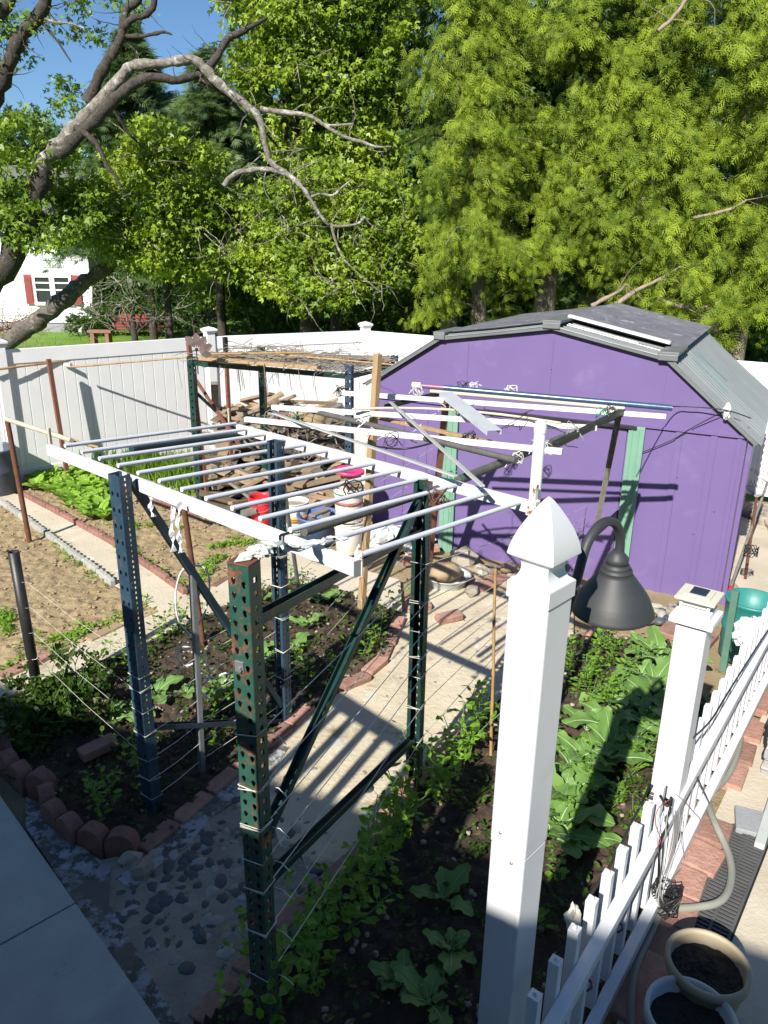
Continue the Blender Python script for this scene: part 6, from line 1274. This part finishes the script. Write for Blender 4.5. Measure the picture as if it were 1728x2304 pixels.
def pea(label, group, h=.30, n=6):
    t = thing('pea_plant', (0, 0, 0), label, 'pea plant', group); g = G(); pos = []; ax = []; nr = []; sz = []
    for st in range(2):
        p = V(rnd(-.04, .04), rnd(-.04, .04), 0); pts = [p]; d = V(rnd(-.35, .35), rnd(-.35, .35), 1)
        for k in range(n):
            d = (d+V(rnd(-.35, .35), rnd(-.35, .35), rnd(-.1, .2))).normalized(); p = p+d*h/n*rnd(.9, 1.3); pts.append(p); a = rnd(0, 6.3)
            for s in (0, math.pi):
                dv = V(math.cos(a+s), math.sin(a+s), rnd(.0, .5)); q = p+dv*.022; pts2 = [p, q]; g.tube(pts2, .0012, 4, cap=False); pos.append(q); ax.append(dv+V(rnd(-.3, .3), rnd(-.3, .3), 0)); nr.append(V(rnd(-.5, .5), rnd(-.5, .5), 1)); sz.append(rnd(.05, .085)*(1-.3*k/n))
        g.tube(pts, .0022, 5, cap=False)
    obj('stem', g, l_stem, t); foliage('foliage', np.array(pos), np.array(ax), np.array(nr), np.array(sz), 'oval', l_pea, t); return t
pp = [pea('pea plant with round paired leaflets at the edge of the pebble path', 'pea plants beside the pebble path', h) for h in (.26, .32, .38, .22)]
sp1 = [(1062, 1668), (1050, 1700), (1025, 1720), (1000, 1745), (1040, 1745), (975, 1770), (950, 1800), (985, 1805), (920, 1835), (955, 1850), (895, 1860), (870, 1890), (905, 1910), (845, 1925), (825, 1955), (860, 1965), (800, 1990), (780, 2020), (820, 2030), (755, 2060), (735, 2095), (770, 2100), (715, 2130), (690, 2165), (735, 2170), (665, 2205), (640, 2240), (690, 2250), (1075, 1640), (1020, 1780), (620, 2290), (1085, 1610)]
spread(pp, sp1, .8, 1.2)
pq = [copy_tree(k) for k in pp[:2]]
spread(pq, [(1300+rnd(-30, 95), y_+rnd(-12, 12)) for y_ in range(1450, 1600, 7)]+[(1322, 1800), (1350, 1770), (1310, 1760), (1365, 1830), (1400, 1810), (1420, 1880), (1440, 1850), (1405, 1760), (1430, 1720), (1455, 1690), (1460, 1640), (1470, 1600), (1265, 1850), (1250, 1700), (1245, 1640), (1230, 1900), (1240, 1990), (1225, 2080)], .55, .9, 'low pea seedling among the broccoli of the right bed', 'pea seedlings among the broccoli')
pr = [copy_tree(k) for k in pp[2:]]
spread(pr, [(770, 1480), (800, 1455), (825, 1430), (850, 1405), (880, 1400), (740, 1510), (700, 1550), (680, 1510), (650, 1545), (540, 1372), (560, 1350), (590, 1345), (650, 1318), (680, 1322), (390, 1420), (410, 1410), (440, 1400), (370, 1440), (350, 1450), (320, 1475), (520, 1580), (480, 1590), (460, 1640), (500, 1680), (300, 1720), (250, 1780), (210, 1800), (240, 1830), (330, 1800), (345, 1690), (280, 1500), (300, 1520), (245, 1510), (560, 1480), (600, 1560), (830, 1480), (860, 1450)], .55, .95, 'pea seedling in the bed left of the pebble path', 'pea seedlings in the left bed')
# leafy herb thicket at the left of the shaded bed, chives, weeds
g = G(); c = P(110, 1600, .15); bl = [((P(x, y, .12).x, P(x, y, .12).y, z), (.20, .20, .14), 420) for x, y, z in ((60, 1590, .2), (120, 1560, .25), (175, 1540, .22), (90, 1640, .18), (150, 1610, .2), (40, 1650, .15), (190, 1590, .15))]
t = thing('herb_thicket', (c.x, c.y, 0), 'dense low herb thicket in the shade at the left end of the bed', 'herbs'); g = G(); twigs(g, [b[0] for b in bl], 30, .3, .004, -.3); obj('stems', g, l_stem, t); crown('leaves', bl, .045, 'oval', l_shrub, t, .06, 0)
def tuft(name, pix, n, h, mat, label, cat, shape='blade', sd=.03, kind='stuff'):
    pos, ax, sz = [], [], []
    for k in range(n):
        x, y = random.choice(pix); p = P(x, y); pos.append((p.x+random.gauss(0, sd), p.y+random.gauss(0, sd), .02)); ax.append((rnd(-.35, .35), rnd(-.35, .35), 1)); sz.append(h*rnd(.5, 1.1))
    o = foliage(name, np.array(pos), np.array(ax), np.array([(rnd(-1, 1), rnd(-1, 1), .1) for _ in range(n)]), np.array(sz), shape, mat); return tag(o, label, cat, None, kind)
tuft('chives', [(400, 1075), (415, 1060), (430, 1085), (390, 1095), (440, 1070), (300, 1050), (330, 1045), (360, 1060), (345, 1080), (310, 1070), (425, 1105), (440, 1115)], 1300, .30, l_grass, 'tall grassy chives growing beyond the dry bed', 'chives', sd=.10)
tuft('grass_tuft', [(150, 1050), (90, 1045), (65, 1060), (225, 1060)], 260, .35, l_grass, 'thin weeds and grass along the foot of the fence', 'weeds', sd=.12)
wp_ = []
for k in range(260):
    ed = random.choice([((0, 1525), (340, 1370)), ((270, 1240), (420, 1335)), ((10, 1390), (20, 1440)), ((480, 1240), (590, 1225)), ((440, 1320), (500, 1260)), ((250, 1190), (420, 1200)), ((60, 1470), (200, 1430)), ((100, 1215), (250, 1330))]); t_ = random.random(); wp_.append((ed[0][0]+(ed[1][0]-ed[0][0])*t_+random.gauss(0, 9), ed[0][1]+(ed[1][1]-ed[0][1])*t_-abs(random.gauss(0, 8))))
pos, ax, sz = [], [], []
for x, y in wp_:
    p = P(x, y)
    for k in range(9): pos.append((p.x+random.gauss(0, .022), p.y+random.gauss(0, .022), rnd(.02, .05))); ax.append((rnd(-1, 1), rnd(-1, 1), rnd(.1, .6))); sz.append(rnd(.02, .045))
tag(foliage('weeds', np.array(pos), np.array(ax), np.array([(rnd(-.4, .4), rnd(-.4, .4), 1) for _ in pos]), np.array(sz), 'oval', l_pea), 'small weeds sprouting over the dry beds', 'weeds', None, 'stuff')
# a few leafy weeds in the near beds' soil
pos, ax, sz = [], [], []
for poly in (B3, B4):
    p2 = [(q.x, q.y) for q in poly]; xs = [q[0] for q in p2]; ys = [q[1] for q in p2]; k = 0
    while k < 380:
        x, y = rnd(min(xs), max(xs)), rnd(min(ys), max(ys))
        if not inside(x, y, p2): continue
        k += 1
        for j in range(7): pos.append((x+random.gauss(0, .03), y+random.gauss(0, .03), rnd(.03, .08))); ax.append((rnd(-1, 1), rnd(-1, 1), rnd(.1, .6))); sz.append(rnd(.02, .05))
tag(foliage('weeds', np.array(pos), np.array(ax), np.array([(rnd(-.4, .4), rnd(-.4, .4), 1) for _ in pos]), np.array(sz), 'oval', l_shrub), 'small weeds between the vegetables', 'weeds', None, 'stuff')
# grass on the lawn where it shows above the fence
pos, ax, sz = [], [], []
for k in range(9000):
    x, y = rnd(-12, 12), rnd(13, 34); pos.append((x, y, -.10)); ax.append((rnd(-.6, .6), rnd(-.6, .6), 1)); sz.append(rnd(.05, .12)*(1+y/30))
tag(foliage('grass', np.array(pos), np.array(ax), np.array([(rnd(-1, 1), rnd(-1, 1), .1) for _ in pos]), np.array(sz), 'blade', l_grass), 'uneven mown grass of the lawn beyond the fence', 'grass', None, 'stuff')
